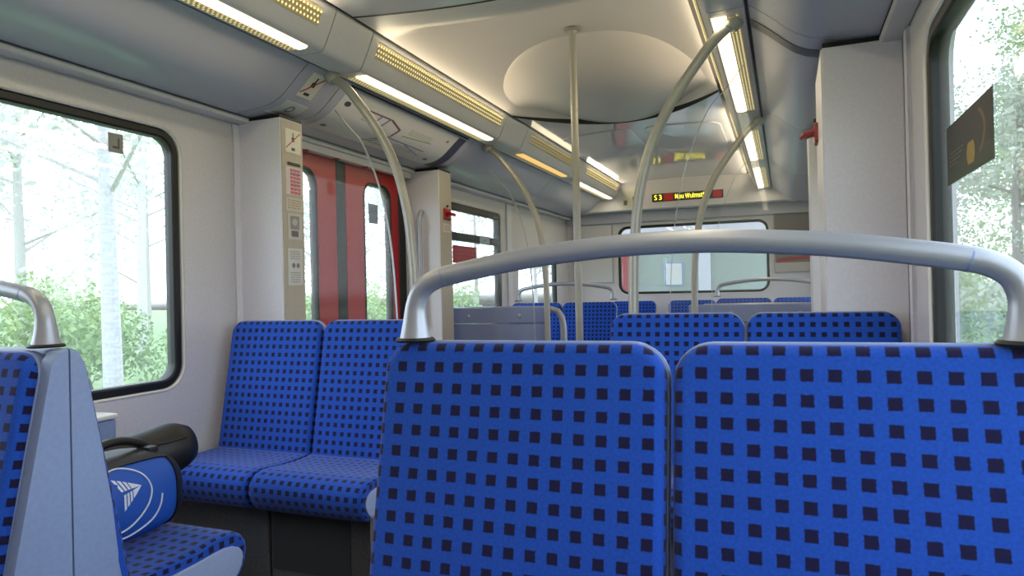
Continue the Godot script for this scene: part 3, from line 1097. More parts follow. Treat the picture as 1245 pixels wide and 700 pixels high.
func text_lines(i: Image, r: Rect2i, step: int, c: Color, sd: int) -> void:
	var rng := RandomNumberGenerator.new()
	rng.seed = sd
	var y := r.position.y
	while y < r.end.y:
		var x := r.position.x
		while x < r.end.x:
			var w := rng.randi_range(5, 16)
			i.fill_rect(Rect2i(x, y, mini(w, r.end.x - x), maxi(step / 2, 1)), c)
			x += w + 4
		y += step

func no_bottle(i: Image, r: Rect2i) -> void:
	var cx := r.position.x + r.size.x / 2
	i.fill_rect(r, Color(0.86, 0.84, 0.80))
	i.fill_rect(Rect2i(cx - 3, r.position.y + r.size.y / 8, 6, r.size.y / 4), Color(0.1, 0.08, 0.09))
	i.fill_rect(Rect2i(cx - 8, r.position.y + r.size.y / 3, 16, r.size.y / 5), Color(0.12, 0.08, 0.09))
	i.fill_rect(Rect2i(cx - 7, r.position.y + int(r.size.y * 0.52), 14, r.size.y / 24), Color(0.85, 0.85, 0.85))
	i.fill_rect(Rect2i(cx - 11, r.position.y + int(r.size.y * 0.78), 22, r.size.y / 8), Color(0.15, 0.14, 0.14))
	line(i, Vector2(r.position.x + 4, r.position.y + r.size.y * 0.82), Vector2(r.end.x - 4, r.position.y + r.size.y * 0.1), 4, Color(0.68, 0.2, 0.2))

func build_signs() -> void:
	# pillar stickers at left, on the face towards the aisle (x = -2.05 + 0.003)
	var px := XC - 1.09 + 0.0035
	var R := Vector3(0, 0, -1)
	var nb := blank(96, 128, Color(0.8, 0.78, 0.74))
	no_bottle(nb, Rect2i(2, 2, 92, 124))
	sheet("prohibition_sticker", "no-bottles pictogram sticker at the top of the left pillar", "sticker", vd(px, 1.722, 2.448), R * 0.105, Vector3(0, 0.108, 0), nb)
	var ds := blank(64, 12, Color(0.13, 0.08, 0.09))
	sheet("dark_label", "narrow dark label strip below the no-bottles sticker on the left pillar", "sticker", vd(px, 1.667, 2.462), R * 0.085, Vector3(0, 0.014, 0), ds)
	var pk := blank(96, 128, Color(0.82, 0.78, 0.79))
	for k in 7:
		pk.fill_rect(Rect2i(26, 8 + k * 17, 60, 9), Color(0.78, 0.45, 0.52) if k % 3 != 1 else Color(0.55, 0.45, 0.55))
	text_lines(pk, Rect2i(28, 14, 56, 108), 17, Color(0.75, 0.3, 0.4), 5)
	sheet("notice_sheet", "pinkish printed notice on the left pillar", "notice", vd(px, 1.535, 2.446), R * 0.112, Vector3(0, 0.125, 0), pk)
	var nt := blank(96, 64, Color(0.78, 0.75, 0.70))
	text_lines(nt, Rect2i(10, 10, 74, 46), 12, Color(0.62, 0.58, 0.54), 8)
	sheet("notice_sheet", "blank beige notice in the middle of the left pillar", "notice", vd(px, 1.462, 2.446), R * 0.112, Vector3(0, 0.06, 0), nt)
	var bk := blank(96, 128, Color(0.76, 0.75, 0.74))
	bk.fill_rect(Rect2i(16, 10, 62, 68), Color(0.55, 0.54, 0.56))
	disc(bk, Vector2(46, 40), 18, Color(0.72, 0.7, 0.7))
	bk.fill_rect(Rect2i(22, 84, 48, 30), Color(0.38, 0.37, 0.38))
	sheet("pictogram_sticker", "grey pictogram sticker halfway down the left pillar", "sticker", vd(px, 1.335, 2.455), R * 0.095, Vector3(0, 0.115, 0), bk)
	var wt := blank(96, 160, Color(0.80, 0.80, 0.80))
	disc(wt, Vector2(36, 74), 11, Color(0.45, 0.46, 0.5)); disc(wt, Vector2(64, 74), 11, Color(0.45, 0.46, 0.5))
	text_lines(wt, Rect2i(16, 12, 62, 36), 10, Color(0.6, 0.6, 0.62), 9)
	text_lines(wt, Rect2i(16, 104, 62, 46), 10, Color(0.6, 0.6, 0.62), 10)
	sheet("notice_sheet", "white notice with two round symbols low on the left pillar", "notice", vd(px, 1.13, 2.45), R * 0.10, Vector3(0, 0.165, 0), wt)
	# route map following the curved side panel above the door
	var im := blank(768, 320, Color(0.83, 0.82, 0.83))
	var brown := Color(0.45, 0.30, 0.32)
	var viol := Color(0.42, 0.40, 0.66)
	var lilac := Color(0.60, 0.55, 0.72)
	line(im, Vector2(150, 70), Vector2(300, 70), 9, brown)
	line(im, Vector2(300, 70), Vector2(380, 110), 9, brown)
	line(im, Vector2(380, 110), Vector2(360, 170), 9, brown)
	line(im, Vector2(240, 70), Vector2(215, 150), 7, viol)
	line(im, Vector2(290, 70), Vector2(260, 150), 7, viol)
	line(im, Vector2(215, 150), Vector2(330, 180), 8, viol)
	line(im, Vector2(330, 180), Vector2(620, 190), 7, viol)
	line(im, Vector2(360, 170), Vector2(300, 260), 8, lilac)
	line(im, Vector2(330, 180), Vector2(270, 270), 7, viol)
	line(im, Vector2(420, 140), Vector2(620, 120), 6, Color(0.5, 0.56, 0.48))
	line(im, Vector2(480, 190), Vector2(620, 240), 7, lilac)
	line(im, Vector2(260, 262), Vector2(420, 268), 7, Color(0.7, 0.45, 0.55))
	text_lines(im, Rect2i(440, 80, 170, 40), 14, Color(0.66, 0.68, 0.60), 11)
	text_lines(im, Rect2i(430, 205, 150, 30), 14, Color(0.64, 0.62, 0.74), 12)
	text_lines(im, Rect2i(150, 95, 60, 40), 12, Color(0.6, 0.58, 0.66), 13)
	disc(im, Vector2(42, 82), 16, Color(0.3, 0.28, 0.32)); disc(im, Vector2(40, 262), 14, Color(0.36, 0.33, 0.42))
	disc(im, Vector2(716, 60), 10, Color(0.6, 0.4, 0.5)); disc(im, Vector2(700, 250), 14, Color(0.36, 0.33, 0.45))
	for s in [-1, 1]:
		var pr := cove_profile()
		if s > 0:
			# dark grey strip on the right curved panel near the viewer
			var ks := thing("dark_strip", "dark grey label strip on the curved panel at upper right", "sticker", side(s, 0.95, 1.95, 2.64))
			var ksb := MB.new()
			var ksr := []
			for i in range(0, 8):
				var q: Vector2 = pr[i] + Vector2(-0.0012, -0.002)
				ksr.append(PackedVector3Array([side(s, q.x, q.y, 2.63) - ks.position, side(s, q.x, q.y, 2.71) - ks.position, side(s, q.x, q.y + 0.0015, 2.71) - ks.position, side(s, q.x, q.y + 0.0015, 2.63) - ks.position]))
			ksb.loft(ksr)
			obj(ksb, "print", mat(Color(0.30, 0.30, 0.33), 0.4), ks, 0.5)
			continue
		var t := thing("route_map", "network map poster on the curved panel above the red door", "map poster", side(s, 0.97, 1.95, 3.25))
		var o := t.position
		var mb := MB.new()
		var dk := MB.new()
		var top := MB.new()
		var rings := [[], []]
		var uvs := [[], []]
		var tot := 0.0
		for i in range(1, 8): tot += pr[i].distance_to(pr[i + 1])
		var run := 0.0
		for i in range(1, 9):
			if i > 1: run += pr[i].distance_to(pr[i - 1])
			var nrm := Vector2(-0.5, -0.85).normalized() * 0.002
			var q: Vector2 = pr[i] + nrm
			for g in 2:
				var da: float = 2.66 if g == 0 else 3.80
				var db: float = 3.80 if g == 0 else 3.90
				rings[g].append(PackedVector3Array([side(s, q.x, q.y, da) - o, side(s, q.x, q.y, db) - o, side(s, q.x, q.y, db) - o - Vector3(s * nrm.x, nrm.y, 0) * 0.8, side(s, q.x, q.y, da) - o - Vector3(s * nrm.x, nrm.y, 0) * 0.8]))
				var v := run / tot
				uvs[g].append(PackedVector2Array([Vector2(0, v), Vector2(1, v), Vector2(1, v), Vector2(0, v)]))
		mb.loft(rings[0], uvs[0])
		var mm := mat(Color.WHITE, 0.4)
		mm.albedo_texture = tex(im)
		obj(mb, "map_print", mm, t, 0.5)
		dk.loft(rings[1], uvs[1])
		obj(dk, "dark_band", mat(Color(0.27, 0.27, 0.36), 0.4), t, 0.5)
		top.rbox(Vector3(-0.004, -0.004, -0.62), Vector3(0.004, 0.004, 0.62), 0.002, 2)
		for i in top.P.size(): top.P[i] += side(s, 0.868, 2.040, 3.27) - o
		obj(top, "top_frame", M.black, t)
		if s < 0:
			# small stickers on the panel before it
			var k := thing("prohibition_sticker", "small crossed-out bottle sticker on the curved panel beside the bent pole", "sticker", side(s, 0.93, 2.0, 2.45))
			var kb := MB.new()
			var ki := blank(64, 96, Color(0.80, 0.79, 0.79))
			no_bottle(ki, Rect2i(2, 2, 60, 92))
			var kr := []; var ku := []
			for i in range(1, 5):
				var q: Vector2 = pr[i] + Vector2(-0.0012, -0.002)
				kr.append(PackedVector3Array([side(s, q.x, q.y, 2.40) - k.position, side(s, q.x, q.y, 2.50) - k.position, side(s, q.x - 0.0, q.y + 0.0015, 2.50) - k.position, side(s, q.x, q.y + 0.0015, 2.40) - k.position]))
				var v := (i - 1) / 3.0
				ku.append(PackedVector2Array([Vector2(0, v), Vector2(1, v), Vector2(1, v), Vector2(0, v)]))
			kb.loft(kr, ku)
			var km := mat(Color.WHITE, 0.4)
			km.albedo_texture = tex(ki)
			obj(kb, "print", km, k, 0.5)
			var k2 := thing("pictogram_sticker", "pale pictogram sticker with red edge below the small bottle sticker", "sticker", side(s, 1.02, 1.93, 2.45))
			var k2b := MB.new()
			var k2i := blank(96, 64, Color(0.79, 0.79, 0.80))
			disc(k2i, Vector2(48, 26), 15, Color(0.5, 0.5, 0.54)); disc(k2i, Vector2(48, 26), 8, Color(0.79, 0.79, 0.8))
			text_lines(k2i, Rect2i(6, 50, 84, 8), 8, Color(0.75, 0.4, 0.45), 3)
			kr = []; ku = []
			for i in range(5, 9):
				var q: Vector2 = pr[i] + Vector2(-0.0008, -0.002)
				kr.append(PackedVector3Array([side(s, q.x, q.y, 2.38) - k2.position, side(s, q.x, q.y, 2.52) - k2.position, side(s, q.x, q.y + 0.0015, 2.52) - k2.position, side(s, q.x, q.y + 0.0015, 2.38) - k2.position]))
				var v := (i - 5) / 3.0
				ku.append(PackedVector2Array([Vector2(0, v), Vector2(1, v), Vector2(1, v), Vector2(0, v)]))
			k2b.loft(kr, ku)
			var k2m := mat(Color.WHITE, 0.4)
			k2m.albedo_texture = tex(k2i)
			obj(k2b, "print", k2m, k2, 0.5)
	# emergency handles
	for hsp in [[-1, 1.09, 1.60, 4.0, "red emergency handle on the pillar right of the red door"], [1, 1.09, 1.66, 2.86, "red emergency handle on the aisle side of the wide right pillar"]]:
		var s: int = hsp[0]
		var t := thing("emergency_handle", hsp[4], "handle", side(s, hsp[1] - 0.004, hsp[2], hsp[3]))
		var b := MB.new()
		b.rbox(Vector3(-0.012, -0.045, -0.045), Vector3(0.012, 0.03, 0.045), 0.008, 3)
		obj(b, "body", M.red, t)
		var g := MB.new()
		g.tube(PackedVector3Array([Vector3(-s * 0.012, 0.0, -0.03), Vector3(-s * 0.045, -0.01, -0.028), Vector3(-s * 0.055, -0.015, 0.0), Vector3(-s * 0.045, -0.01, 0.028), Vector3(-s * 0.012, 0.0, 0.03)]), [0.010], 10)
		obj(g, "grip", M.red, t)
		var pn := MB.new()
		pn.lathe(Vector3(-s * 0.004, 0.045, 0), Vector3(-s, 0, 0), [Vector2(0, 0), Vector2(0.008, 0), Vector2(0.007, 0.008), Vector2(0, 0.01)], 10)
		obj(pn, "lock_pin", M.ink, t)
	var hl := blank(64, 48, Color(0.82, 0.80, 0.78))
	text_lines(hl, Rect2i(8, 8, 48, 34), 9, Color(0.7, 0.45, 0.45), 21)
	sheet("instruction_label", "small white instruction label below the red handle on the far pillar", "sticker", vd(px, 1.475, 3.945), R * 0.12, Vector3(0, 0.055, 0), hl)
	# stickers on panes
	var wx := XC - AW - 0.0262
	var ws := blank(64, 64, Color(0.55, 0.56, 0.55))
	line(ws, Vector2(44, 18), Vector2(44, 46), 8, Color(0.30, 0.30, 0.32)); line(ws, Vector2(22, 46), Vector2(44, 46), 8, Color(0.30, 0.30, 0.32))
	sheet("window_sticker", "small grey square sticker on the left window pane", "sticker", vd(wx, 1.632, 1.80), R * 0.062, Vector3(0, 0.072, 0), ws)
	var rs := blank(128, 64, Color(0.62, 0.10, 0.18))
	text_lines(rs, Rect2i(12, 12, 104, 44), 14, Color(0.68, 0.2, 0.26), 31)
	sheet("window_sticker", "dark red rectangular sticker on the far left window pane", "sticker", vd(wx, 1.305, 4.61), R * 0.42, Vector3(0, 0.135, 0), rs)
	var bs := blank(64, 32, Color(0.62, 0.66, 0.72))
	line(bs, Vector2(20, 22), Vector2(44, 12), 4, Color(0.5, 0.54, 0.62))
	sheet("window_sticker", "pale sticker on the crossbar of the far left window", "sticker", vd(XC - AW - 0.0055, 1.468, 5.06), R * 0.2, Vector3(0, 0.07, 0), bs)
	var gs := blank(48, 96, Color(0.42, 0.47, 0.53))
	gs.fill_rect(Rect2i(8, 14, 32, 30), Color(0.36, 0.41, 0.48))
	sheet("window_sticker", "grey-blue upright sticker on the glass of the red door", "sticker", vd(XC - AW - 0.0262, 1.51, 3.50), R * 0.10, Vector3(0, 0.118, 0), gs)
	# dark advertising sticker on the right window, seen from inside
	var ad := blank(256, 160, Color(0.13, 0.125, 0.11))
	for y in 160:
		for x in 256:
			if y > 118 + 8 * sin(x * 0.05): ad.set_pixel(x, y, Color(0.17, 0.22, 0.11))
	for k in 4: text_lines(ad, Rect2i(16, 76 + k * 11, 90 - k * 12, 5), 9, Color(0.42, 0.41, 0.38), 40 + k)
	for k in 3: text_lines(ad, Rect2i(40 + k * 10, 22 + k * 14, 110, 6), 9, Color(0.17, 0.20, 0.13), 50 + k)
	for y in range(84, 138):
		for x in range(122, 166):
			if absf(x - 144) + absf(y - 111) * 0.35 < 25: ad.set_pixel(x, y, Color(0.60, 0.50, 0.10))
	for k in 60:
		var a := -1.1 + 2.2 * k / 59.0
		disc(ad, Vector2(172 + 44 * cos(a), 72 + 52 * sin(a)), 5, Color(0.42, 0.33, 0.2))
	sheet("advert_sticker", "dark poster sticker with yellow square on the right window", "sticker", vd(XC + AW + 0.0262, 1.325, 2.057), Vector3(0, 0, 0.42), Vector3(0, 0.147, 0), ad)
	# destination display on the bulkhead
	var t := thing("destination_display", "lit yellow destination display above the end window, reading S 3", "display", vd(-0.925, 2.025, 7.245))
	var b := MB.new()
	b.rbox(Vector3(-0.36, -0.042, -0.03), Vector3(0.36, 0.042, 0.008), 0.006, 2)
	obj(b, "housing", mat(Color(0.20, 0.17, 0.15), 0.4), t)
	for e in [["S 3", -0.295, Color(1.0, 0.95, 0.25), 0.075, 0.050], ["Neu Wulmstf", 0.025, Color(1.0, 0.95, 0.25), 0.295, 0.050]]:
		var tm := TextMesh.new()
		var fnt := SystemFont.new()
		fnt.font_names = PackedStringArray(["Droid Sans"])
		fnt.font_weight = 500
		tm.font = fnt
		tm.text = e[0]; tm.font_size = 32; tm.pixel_size = 0.0021 if e[0] == "S 3" else 0.00195; tm.depth = 0.003
		var o := MeshInstance3D.new()
		o.name = "lit_text"; o.mesh = tm
		o.material_override = glow(e[2], 2.2)
		o.position = Vector3(e[1], 0.0, 0.010)
		var ab := tm.get_aabb()
		o.scale = Vector3(e[3] / ab.size.x, e[4] / ab.size.y, 1.0)
		t.add_child(o, true)
	for e in [[-0.235, -0.14, 0.30], [0.262, 0.345, 0.22]]:
		var r := MB.new()
		r.box(Vector3(e[0], -0.034, 0.008), Vector3(e[1], 0.034, 0.010))
		obj(r, "red_led_field", glow(Color(0.62, 0.09, 0.10), e[2]), t)
	# small notice beside the display
	var sn := blank(64, 64, Color(0.80, 0.79, 0.74))
	sn.fill_rect(Rect2i(34, 28, 20, 26), Color(0.35, 0.35, 0.35))
	sn.fill_rect(Rect2i(4, 40, 12, 16), Color(0.4, 0.38, 0.35))
	sheet("notice_sign", "small square notice beside the destination display", "sign", vd(-1.60, 1.945, 7.245), Vector3(0.21, 0, 0), Vector3(0, 0.2, 0), sn)
	# framed boards on the end wall
	var pb := blank(160, 224, Color(0.80, 0.80, 0.82))
	var f1 := sheet("notice_board", "pale framed notice board on the end wall, left of the wide window", "notice board", vd(-2.205, 1.16, 7.442), Vector3(0.43, 0, 0), Vector3(0, 0.63, 0), pb)
	var ad2 := blank(256, 384, Color(0.45, 0.42, 0.41))
	ad2.fill_rect(Rect2i(0, 330, 256, 54), Color(0.72, 0.70, 0.68))
	for k in 5: disc(ad2, Vector2(40 + k * 46, 240 + (k % 2) * 20), 24, Color(0.50 - 0.04 * k, 0.42, 0.38))
	line(ad2, Vector2(20, 316), Vector2(236, 296), 22, Color(0.62, 0.16, 0.14))
	text_lines(ad2, Rect2i(20, 30, 200, 120), 26, Color(0.42, 0.40, 0.38), 62)
	var f2 := sheet("poster_frame", "framed dark and red poster on the end wall at right", "poster", vd(-0.09, 1.22, 7.442), Vector3(0.40, 0, 0), Vector3(0, 0.62, 0), ad2)
	for e in [[f1, 0.43, 0.63], [f2, 0.40, 0.62]]:
		var fr := MB.new()
		var w: float = e[1]
		var h: float = e[2]
		fr.rbox(Vector3(-0.014, -0.014, -0.004), Vector3(w + 0.014, 0.0, 0.008), 0.003, 2)
		fr.rbox(Vector3(-0.014, h, -0.004), Vector3(w + 0.014, h + 0.014, 0.008), 0.003, 2)
		fr.rbox(Vector3(-0.014, 0.0, -0.004), Vector3(0.0, h, 0.008), 0.003, 2)
		fr.rbox(Vector3(w, 0.0, -0.004), Vector3(w + 0.014, h, 0.008), 0.003, 2)
		obj(fr, "frame", M.steel, e[0])

# ------------------------------------------------------------------ bags
func bag_point(t: float, phi: float, grow := 0.0) -> Vector3:
	var s := pow(maxf(1.0 - pow(absf(t), 3.2), 0.0), 1.0 / 2.6)
	var c := cos(phi); var n := sin(phi)
	var x := signf(c) * pow(absf(c), 0.75) * (0.125 + grow) * s
	var y := signf(n) * pow(absf(n), 0.70) * (0.108 + grow) * s
	if n < 0: y *= 0.96
	return Vector3(x, 0.108 + y, -t * (0.155 + grow))

func bag_face(t: float, f: float, grow := 0.0) -> Vector3:
	return bag_point(t, asin(signf(f) * pow(absf(f), 1.0 / 0.70)), grow)

func build_bags() -> void:
	var b := thing("sports_bag", "blue sports bag with white emblem and black trim on the aisle seat", "bag", vd(-1.60, 0.472, 1.235), 0.0)
	var mb := MB.new()
	var rings := []
	for i in range(29):
		var t := -1.0 + 2.0 * i / 28.0
		var r := PackedVector3Array()
		for j in 40: r.append(bag_point(clampf(t, -0.999, 0.999), TAU * j / 40))
		rings.append(r)
	mb.loft(rings)
	obj(mb, "body", M.bag_blue, b, 0.2)
	var en := MB.new()
	rings = []
	for i in range(13):
		var t := lerpf(0.60, 0.999, i / 12.0)
		var r := PackedVector3Array()
		for j in 40: r.append(bag_point(t, TAU * j / 40, 0.004))
		rings.append(r)
	en.loft(rings)
	obj(en, "black_end", M.bag_black, b, 0.2)
	var tp := MB.new()
	rings = []
	for i in range(25):
		var t := lerpf(-0.96, 0.96, i / 24.0)
		var r := PackedVector3Array()
		for j in 15: r.append(bag_point(t, lerpf(0.95, PI - 0.4, j / 14.0), 0.004))
		for j in 15: r.append(bag_point(t, lerpf(PI - 0.4, 0.95, j / 14.0), 0.0005))
		rings.append(r)
	tp.loft(rings)
	obj(tp, "black_top", M.bag_black, b, 0.3)
	# white piping curves on the aisle side: (along, height) on the bag's face
	var arcs := [[Vector2(-0.74, 0.70), Vector2(-0.52, 0.84), Vector2(-0.28, 0.84), Vector2(-0.04, 0.66), Vector2(0.07, 0.33), Vector2(0.02, 0.0), Vector2(-0.15, -0.29), Vector2(-0.36, -0.5), Vector2(-0.62, -0.62)],
		[Vector2(0.27, 0.10), Vector2(0.23, -0.16), Vector2(0.09, -0.45), Vector2(-0.18, -0.66), Vector2(-0.40, -0.74), Vector2(-0.62, -0.77)]]
	for arc in arcs:
		var pm := MB.new()
		pm.tube(smooth_path(arc, func(q: Vector2) -> Vector3: return bag_face(q.x, q.y, 0.001), 6), [0.0022], 8)
		obj(pm, "piping", M.piping, b)
	# emblem: two striped wings that meet in a point to the right
	var tip := Vector2(-0.10, 0.42)
	for wing in [1, -1]:
		var o0: Vector2 = Vector2(-0.52, 0.70) if wing > 0 else Vector2(-0.40, -0.04)
		var i0: Vector2 = Vector2(-0.43, 0.40) if wing > 0 else Vector2(-0.40, 0.32)
		for k in 4:
			var em := MB.new()
			var fa: float = [0.0, 0.17, 0.34, 0.51][k]
			var fb: float = [0.11, 0.28, 0.45, 1.0][k]
			var r0 := PackedVector3Array(); var r1 := PackedVector3Array(); var r2 := PackedVector3Array(); var r3 := PackedVector3Array()
			for i in 6:
				var f := lerpf(fa, fb, i / 5.0)
				var p0 := o0.lerp(tip, f)
				var p1 := i0.lerp(tip, f)
				r0.append(bag_face(p0.x, p0.y, 0.0015)); r1.append(bag_face(p1.x, p1.y, 0.0015))
				r2.append(bag_face(p1.x, p1.y, 0.0003)); r3.append(bag_face(p0.x, p0.y, 0.0003))
			em.loft([r0, r1, r2, r3, r0], [], false, false, false)
			obj(em, "emblem_stripe", M.piping, b)
	# strap and buckle
	var st := MB.new()
	var sp := PackedVector3Array()
	for k in 13:
		var f := k / 12.0
		sp.append(Vector3(lerpf(0.03, 0.0, f), 0.215 + 0.035 * sin(PI * f), lerpf(0.13, -0.11, f)))
	st.tube(sp, [0.011], 10)
	obj(st, "strap", M.bag_black, b)
	var bu := MB.new()
	bu.rbox(Vector3(0.0, 0.205, -0.10), Vector3(0.05, 0.222, -0.07), 0.005, 2)
	obj(bu, "buckle", M.rubber, b)
	# black roll lying behind it
	var r := thing("black_roll", "thick black rolled bag lying behind the blue sports bag", "bag", vd(-1.83, 0.47, 1.38))
	var pa := PackedVector3Array(); var rad := []
	for k in 21:
		var f := k / 20.0
		pa.append(Vector3(lerpf(-0.05, 0.05, f), lerpf(0.105, 0.152, f), lerpf(0.27, -0.29, f)))
		rad.append(0.081 * pow(maxf(1.0 - pow(absf(f * 2.0 - 1.0), 7.0), 0.0002), 0.4) * (0.96 + 0.05 * sin(f * 17.0)))
	var rm := MB.new()
	rm.tube(pa, rad, 26)
	obj(rm, "body", M.bag_black, r, 0.2)
	var fl := MB.new()
	var fp := PackedVector3Array()
	for k in 15:
		var f := lerpf(0.15, 0.85, k / 14.0)
		var a := 0.75 + 0.25 * sin(f * 6.0)
		fp.append(Vector3(lerpf(-0.05, 0.05, f) + cos(a) * 0.080, lerpf(0.105, 0.152, f) + sin(a) * 0.080, lerpf(0.27, -0.29, f)))
	fl.tube(fp, [0.003], 6)
	obj(fl, "seam", M.rubber, r)

# ------------------------------------------------------------------ outside
func foliage(rng: RandomNumberGenerator, blobs: Array, count: int, size: float) -> ArrayMesh:
	# leaves as small folded quads, scattered in round clumps
	var V := PackedVector3Array(); var N := PackedVector3Array()
	for k in count:
		var b: Array = blobs[rng.randi_range(0, blobs.size() - 1)]
		var dir := Vector3(rng.randfn(), rng.randfn(), rng.randfn()).normalized()
		var rr := pow(rng.randf(), 0.4)
		var c: Vector3 = b[0] + dir * (b[1] as Vector3) * rr
		var n := (dir + Vector3(rng.randfn(), rng.randfn(), rng.randfn()) * 0.7).normalized()
		var u := n.cross(Vector3(rng.randfn(), rng.randfn(), rng.randfn())).normalized() * size * rng.randf_range(0.6, 1.3)
		var v := n.cross(u) * 0.6
		var p := [c - u, c + v + n * size * 0.12, c + u, c - v + n * size * 0.12]
		for i in [0, 1, 2, 0, 2, 3]:
			V.append(p[i]); N.append(n)
	var arr := []
	arr.resize(Mesh.ARRAY_MAX)
	arr[Mesh.ARRAY_VERTEX] = V; arr[Mesh.ARRAY_NORMAL] = N
	var m := ArrayMesh.new()
	m.add_surface_from_arrays(Mesh.PRIMITIVE_TRIANGLES, arr)
	return m

func leaf_mat(c: Color, neutral := false) -> StandardMaterial3D:
	var m := mat(c, 0.6)
	m.backlight_enabled = true; m.backlight = c * 0.65 if neutral else Color(c.r * 0.6, c.g * 0.7, c.b * 0.4)
	m.cull_mode = BaseMaterial3D.CULL_DISABLED
	return m

func shrub(p: Vector3, w: float, h: float, label: String, lm: Material, sd: int) -> void:
	var t := thing("shrub", label, "shrub", p, 0.0, "shrubs beside the track")
	var rng := RandomNumberGenerator.new()
	rng.seed = sd
	var blobs := []
	for k in 9:
		blobs.append([Vector3(rng.randf_range(-0.4, 0.4) * w, h * rng.randf_range(0.3, 0.72), rng.randf_range(-0.4, 0.4) * w), Vector3(w * 0.26, h * 0.28, w * 0.26)])
	var f := part("foliage", foliage(rng, blobs, 7000, 0.042), lm, t)
	f.set_meta("kind", "stuff")
	for k in 4:
		var s := MB.new()
		s.tube(PackedVector3Array([Vector3(0.04 * k, 0, 0), Vector3((k - 1.5) * 0.12 * w, h * 0.35, (k % 2 - 0.5) * 0.2), Vector3((k - 1.5) * 0.2 * w, h * 0.65, (k % 2 - 0.5) * 0.5)]), [0.03, 0.022, 0.01], 6)
		obj(s, "stem", M.bark, t)

func tree(called: String, p: Vector3, h: float, r: float, label: String, trunk_mat: Material, lm: Material, sd: int, leaves: int, group: String, crown0 := 0.35) -> void:
	var t := thing(called, label, "tree", p, 0.0, group)
	var rng := RandomNumberGenerator.new()
	rng.seed = sd
	var tr := MB.new()
	var path := PackedVector3Array(); var rad := []
	for k in 9:
		var f := k / 8.0
		path.append(Vector3(sin(f * 3.0 + sd) * 0.12 * f, h * 0.92 * f, cos(f * 2.6 + sd) * 0.12 * f)); rad.append(lerpf(r, r * 0.2, f))
	tr.tube(path, rad, 10)
	obj(tr, "trunk", trunk_mat, t)
	var blobs := []
	var br := MB.new()
	for k in 16:
		var f := rng.randf_range(crown0, 0.9)
		var a := rng.randf() * TAU
		var l := h * 0.24 * (1.15 - f)
		var o := Vector3(0, h * f, 0)
		var e := o + Vector3(cos(a) * l, l * 0.5, sin(a) * l)
		br.tube(PackedVector3Array([o, o.lerp(e, 0.55) + Vector3(0, -0.04, 0), e]), [r * 0.3, r * 0.18, r * 0.06], 5)
		blobs.append([e, Vector3.ONE * h * 0.085 + Vector3(0, h * 0.02, 0)])
		blobs.append([o.lerp(e, 0.6), Vector3.ONE * h * 0.075])
	obj(br, "branches", trunk_mat, t)
	var fo := part("foliage", foliage(rng, blobs, leaves, 0.055 if h < 11.0 else 0.085), lm, t)
	fo.set_meta("kind", "stuff")

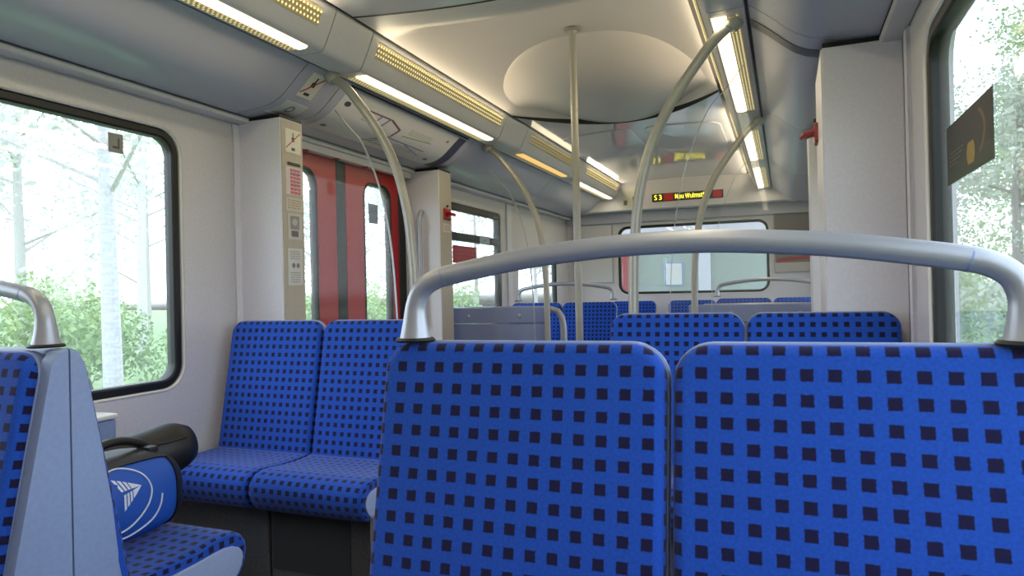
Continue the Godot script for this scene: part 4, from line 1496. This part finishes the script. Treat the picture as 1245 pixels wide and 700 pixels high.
func build_outside() -> void:
	M.bark = speckled(Color(0.42, 0.38, 0.34), 0.9, 0.5, 0.2, 1.5)
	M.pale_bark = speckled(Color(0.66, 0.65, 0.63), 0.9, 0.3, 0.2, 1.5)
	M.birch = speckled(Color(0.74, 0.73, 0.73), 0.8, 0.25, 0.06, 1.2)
	var grass := speckled(Color(0.46, 0.54, 0.35), 0.95, 0.3, 0.05, 0.35)
	var g := MB.new()
	for s in [-1, 1]:
		var rows := []
		for k in 2:
			var z := 45.0 - 90.0 * k
			var ring := PackedVector3Array()
			for q in [Vector2(1.9, -1.05), Vector2(4.0, -1.1), Vector2(6.0, -0.7), Vector2(10.0, -0.25), Vector2(60.0, 0.2), Vector2(60.0, -1.8), Vector2(1.9, -1.8)]:
				ring.append(Vector3(XC + s * q.x, q.y, z))
			rows.append(ring)
		g.loft(rows)
	g.box(Vector3(XC - 2.0, -1.8, -45), Vector3(XC + 2.0, -1.2, 45))
	var ground := obj(g, "ground", grass)
	ground.set_meta("kind", "structure")
	var leaf_a := leaf_mat(Color(0.58, 0.66, 0.43))
	var leaf_b := leaf_mat(Color(0.54, 0.62, 0.42))
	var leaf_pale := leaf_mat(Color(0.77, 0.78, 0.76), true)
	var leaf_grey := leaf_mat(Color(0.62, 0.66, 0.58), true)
	# left: hedge line, birches
	var rng := RandomNumberGenerator.new()
	rng.seed = 11
	var lab := ["under the left window near the seat rail", "left of the pale birch trunk", "right of the pale birch trunk", "at the right end of the left window", "seen through the red door", "seen through the far left window", "low behind the far left seats", "furthest along the line"]
	for k in 8:
		var d := -1.5 + k * 2.75
		shrub(vd(-8.6 - rng.randf() * 0.5, -0.45, d), 2.15, 1.78 + 0.30 * rng.randf(), "light green shrub beyond the train, %s" % lab[k], leaf_a if k % 2 == 0 else leaf_b, 100 + k)
	var blab := ["with its trunk showing in the left window", "at the left picture edge behind the window", "behind the red door glass", "behind the far left window", "further along behind the end seats"]
	var bd := [[-6.6, 5.15], [-11.5, 4.6], [-12.0, 10.0], [-11.5, 15.5], [-12.5, 21.0]]
	for k in 5:
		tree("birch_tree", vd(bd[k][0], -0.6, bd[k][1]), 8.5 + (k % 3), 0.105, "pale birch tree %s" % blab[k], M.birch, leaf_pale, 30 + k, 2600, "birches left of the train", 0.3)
	var glab := ["in the left half of the near window", "in the right half of the near window", "through the left glass of the red door", "through the right glass of the red door", "in the window with the red sticker", "in the last window before the end wall"]
	for k in 6:
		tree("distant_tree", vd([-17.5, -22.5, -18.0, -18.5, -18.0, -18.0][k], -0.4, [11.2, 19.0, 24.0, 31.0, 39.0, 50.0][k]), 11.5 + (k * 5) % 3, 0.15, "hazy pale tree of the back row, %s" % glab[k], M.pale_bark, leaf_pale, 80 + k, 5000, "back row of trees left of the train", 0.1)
	# right: leafy trees close to the line
	var tl := ["at the edge of the right window beside the poster sticker", "in the middle of the right window", "at the right picture edge", "behind the wide pillar"]
	for k in 4:
		tree("leafy_tree", vd([3.6, 5.6, 4.1, 8.6][k], -0.8, [13.5, 19.0, 23.5, 30.0][k]), [5.6, 8.5, 9.0, 13.0][k], 0.12, "pale green tree outside, %s" % tl[k], M.bark, leaf_grey if k % 2 == 0 else leaf_b, 60 + k, 7000, "trees right of the train", 0.15)
	for k in 4:
		shrub(vd([3.0, 2.9, 5.2, 7.0][k], -1.0, [9.3, 17.6, 28.5, 37.0][k]), [1.6, 2.0, 2.6, 3.2][k], [2.3, 3.0, 3.2, 3.4][k], "green shrub outside the right window, %s from the viewer" % ["nearest", "second", "third", "furthest"][k], leaf_b, 140 + k)
	# coupled carriage behind the end window
	var t := thing("coupled_carriage", "neighbouring carriage with red pillar seen through the end window", "train carriage", vd(XC, -1.0, 8.6))
	var b := MB.new()
	var map := func(x: float, y: float, depth: float) -> Vector3: return Vector3(x, y, -depth)
	b.rbox(Vector3(-1.4, 0.0, -0.1), Vector3(1.4, 2.70, 0.0), 0.02, 3)
	obj(b, "end_wall", speckled(Color(0.60, 0.65, 0.62), 0.5, 0.1), t)
	var rb := MB.new()
	rb.rbox(Vector3(-1.4, 2.705, -0.12), Vector3(1.4, 3.1, 0.01), 0.03, 3)
	obj(rb, "roof_band", speckled(Color(0.80, 0.77, 0.80), 0.5, 0.2, 0.1, 3.0), t)
	var rp := MB.new()
	rp.rbox(Vector3(-1.05, 0.0, 0.0), Vector3(-0.80, 2.74, 0.08), 0.02, 3)
	obj(rp, "red_pillar", M.red_dull, t)
	var fr := MB.new()
	ring_frame(fr, Vector2(-0.43, 2.10), Vector2(-0.20, 2.40), 0.03, 0.02, -0.012, 0.0, map)
	obj(fr, "window_frame", M.shell, t)
	var pn := MB.new()
	pane_mesh(pn, Vector2(-0.415, 2.115), Vector2(-0.215, 2.385), 0.02, -0.008, map)
	obj(pn, "window_blind", M.paper, t)
	var wp := MB.new()
	wp.rbox(Vector3(-0.02, 0.0, 0.0), Vector3(0.12, 2.6, 0.03), 0.01, 2)
	obj(wp, "pale_post", M.post, t)
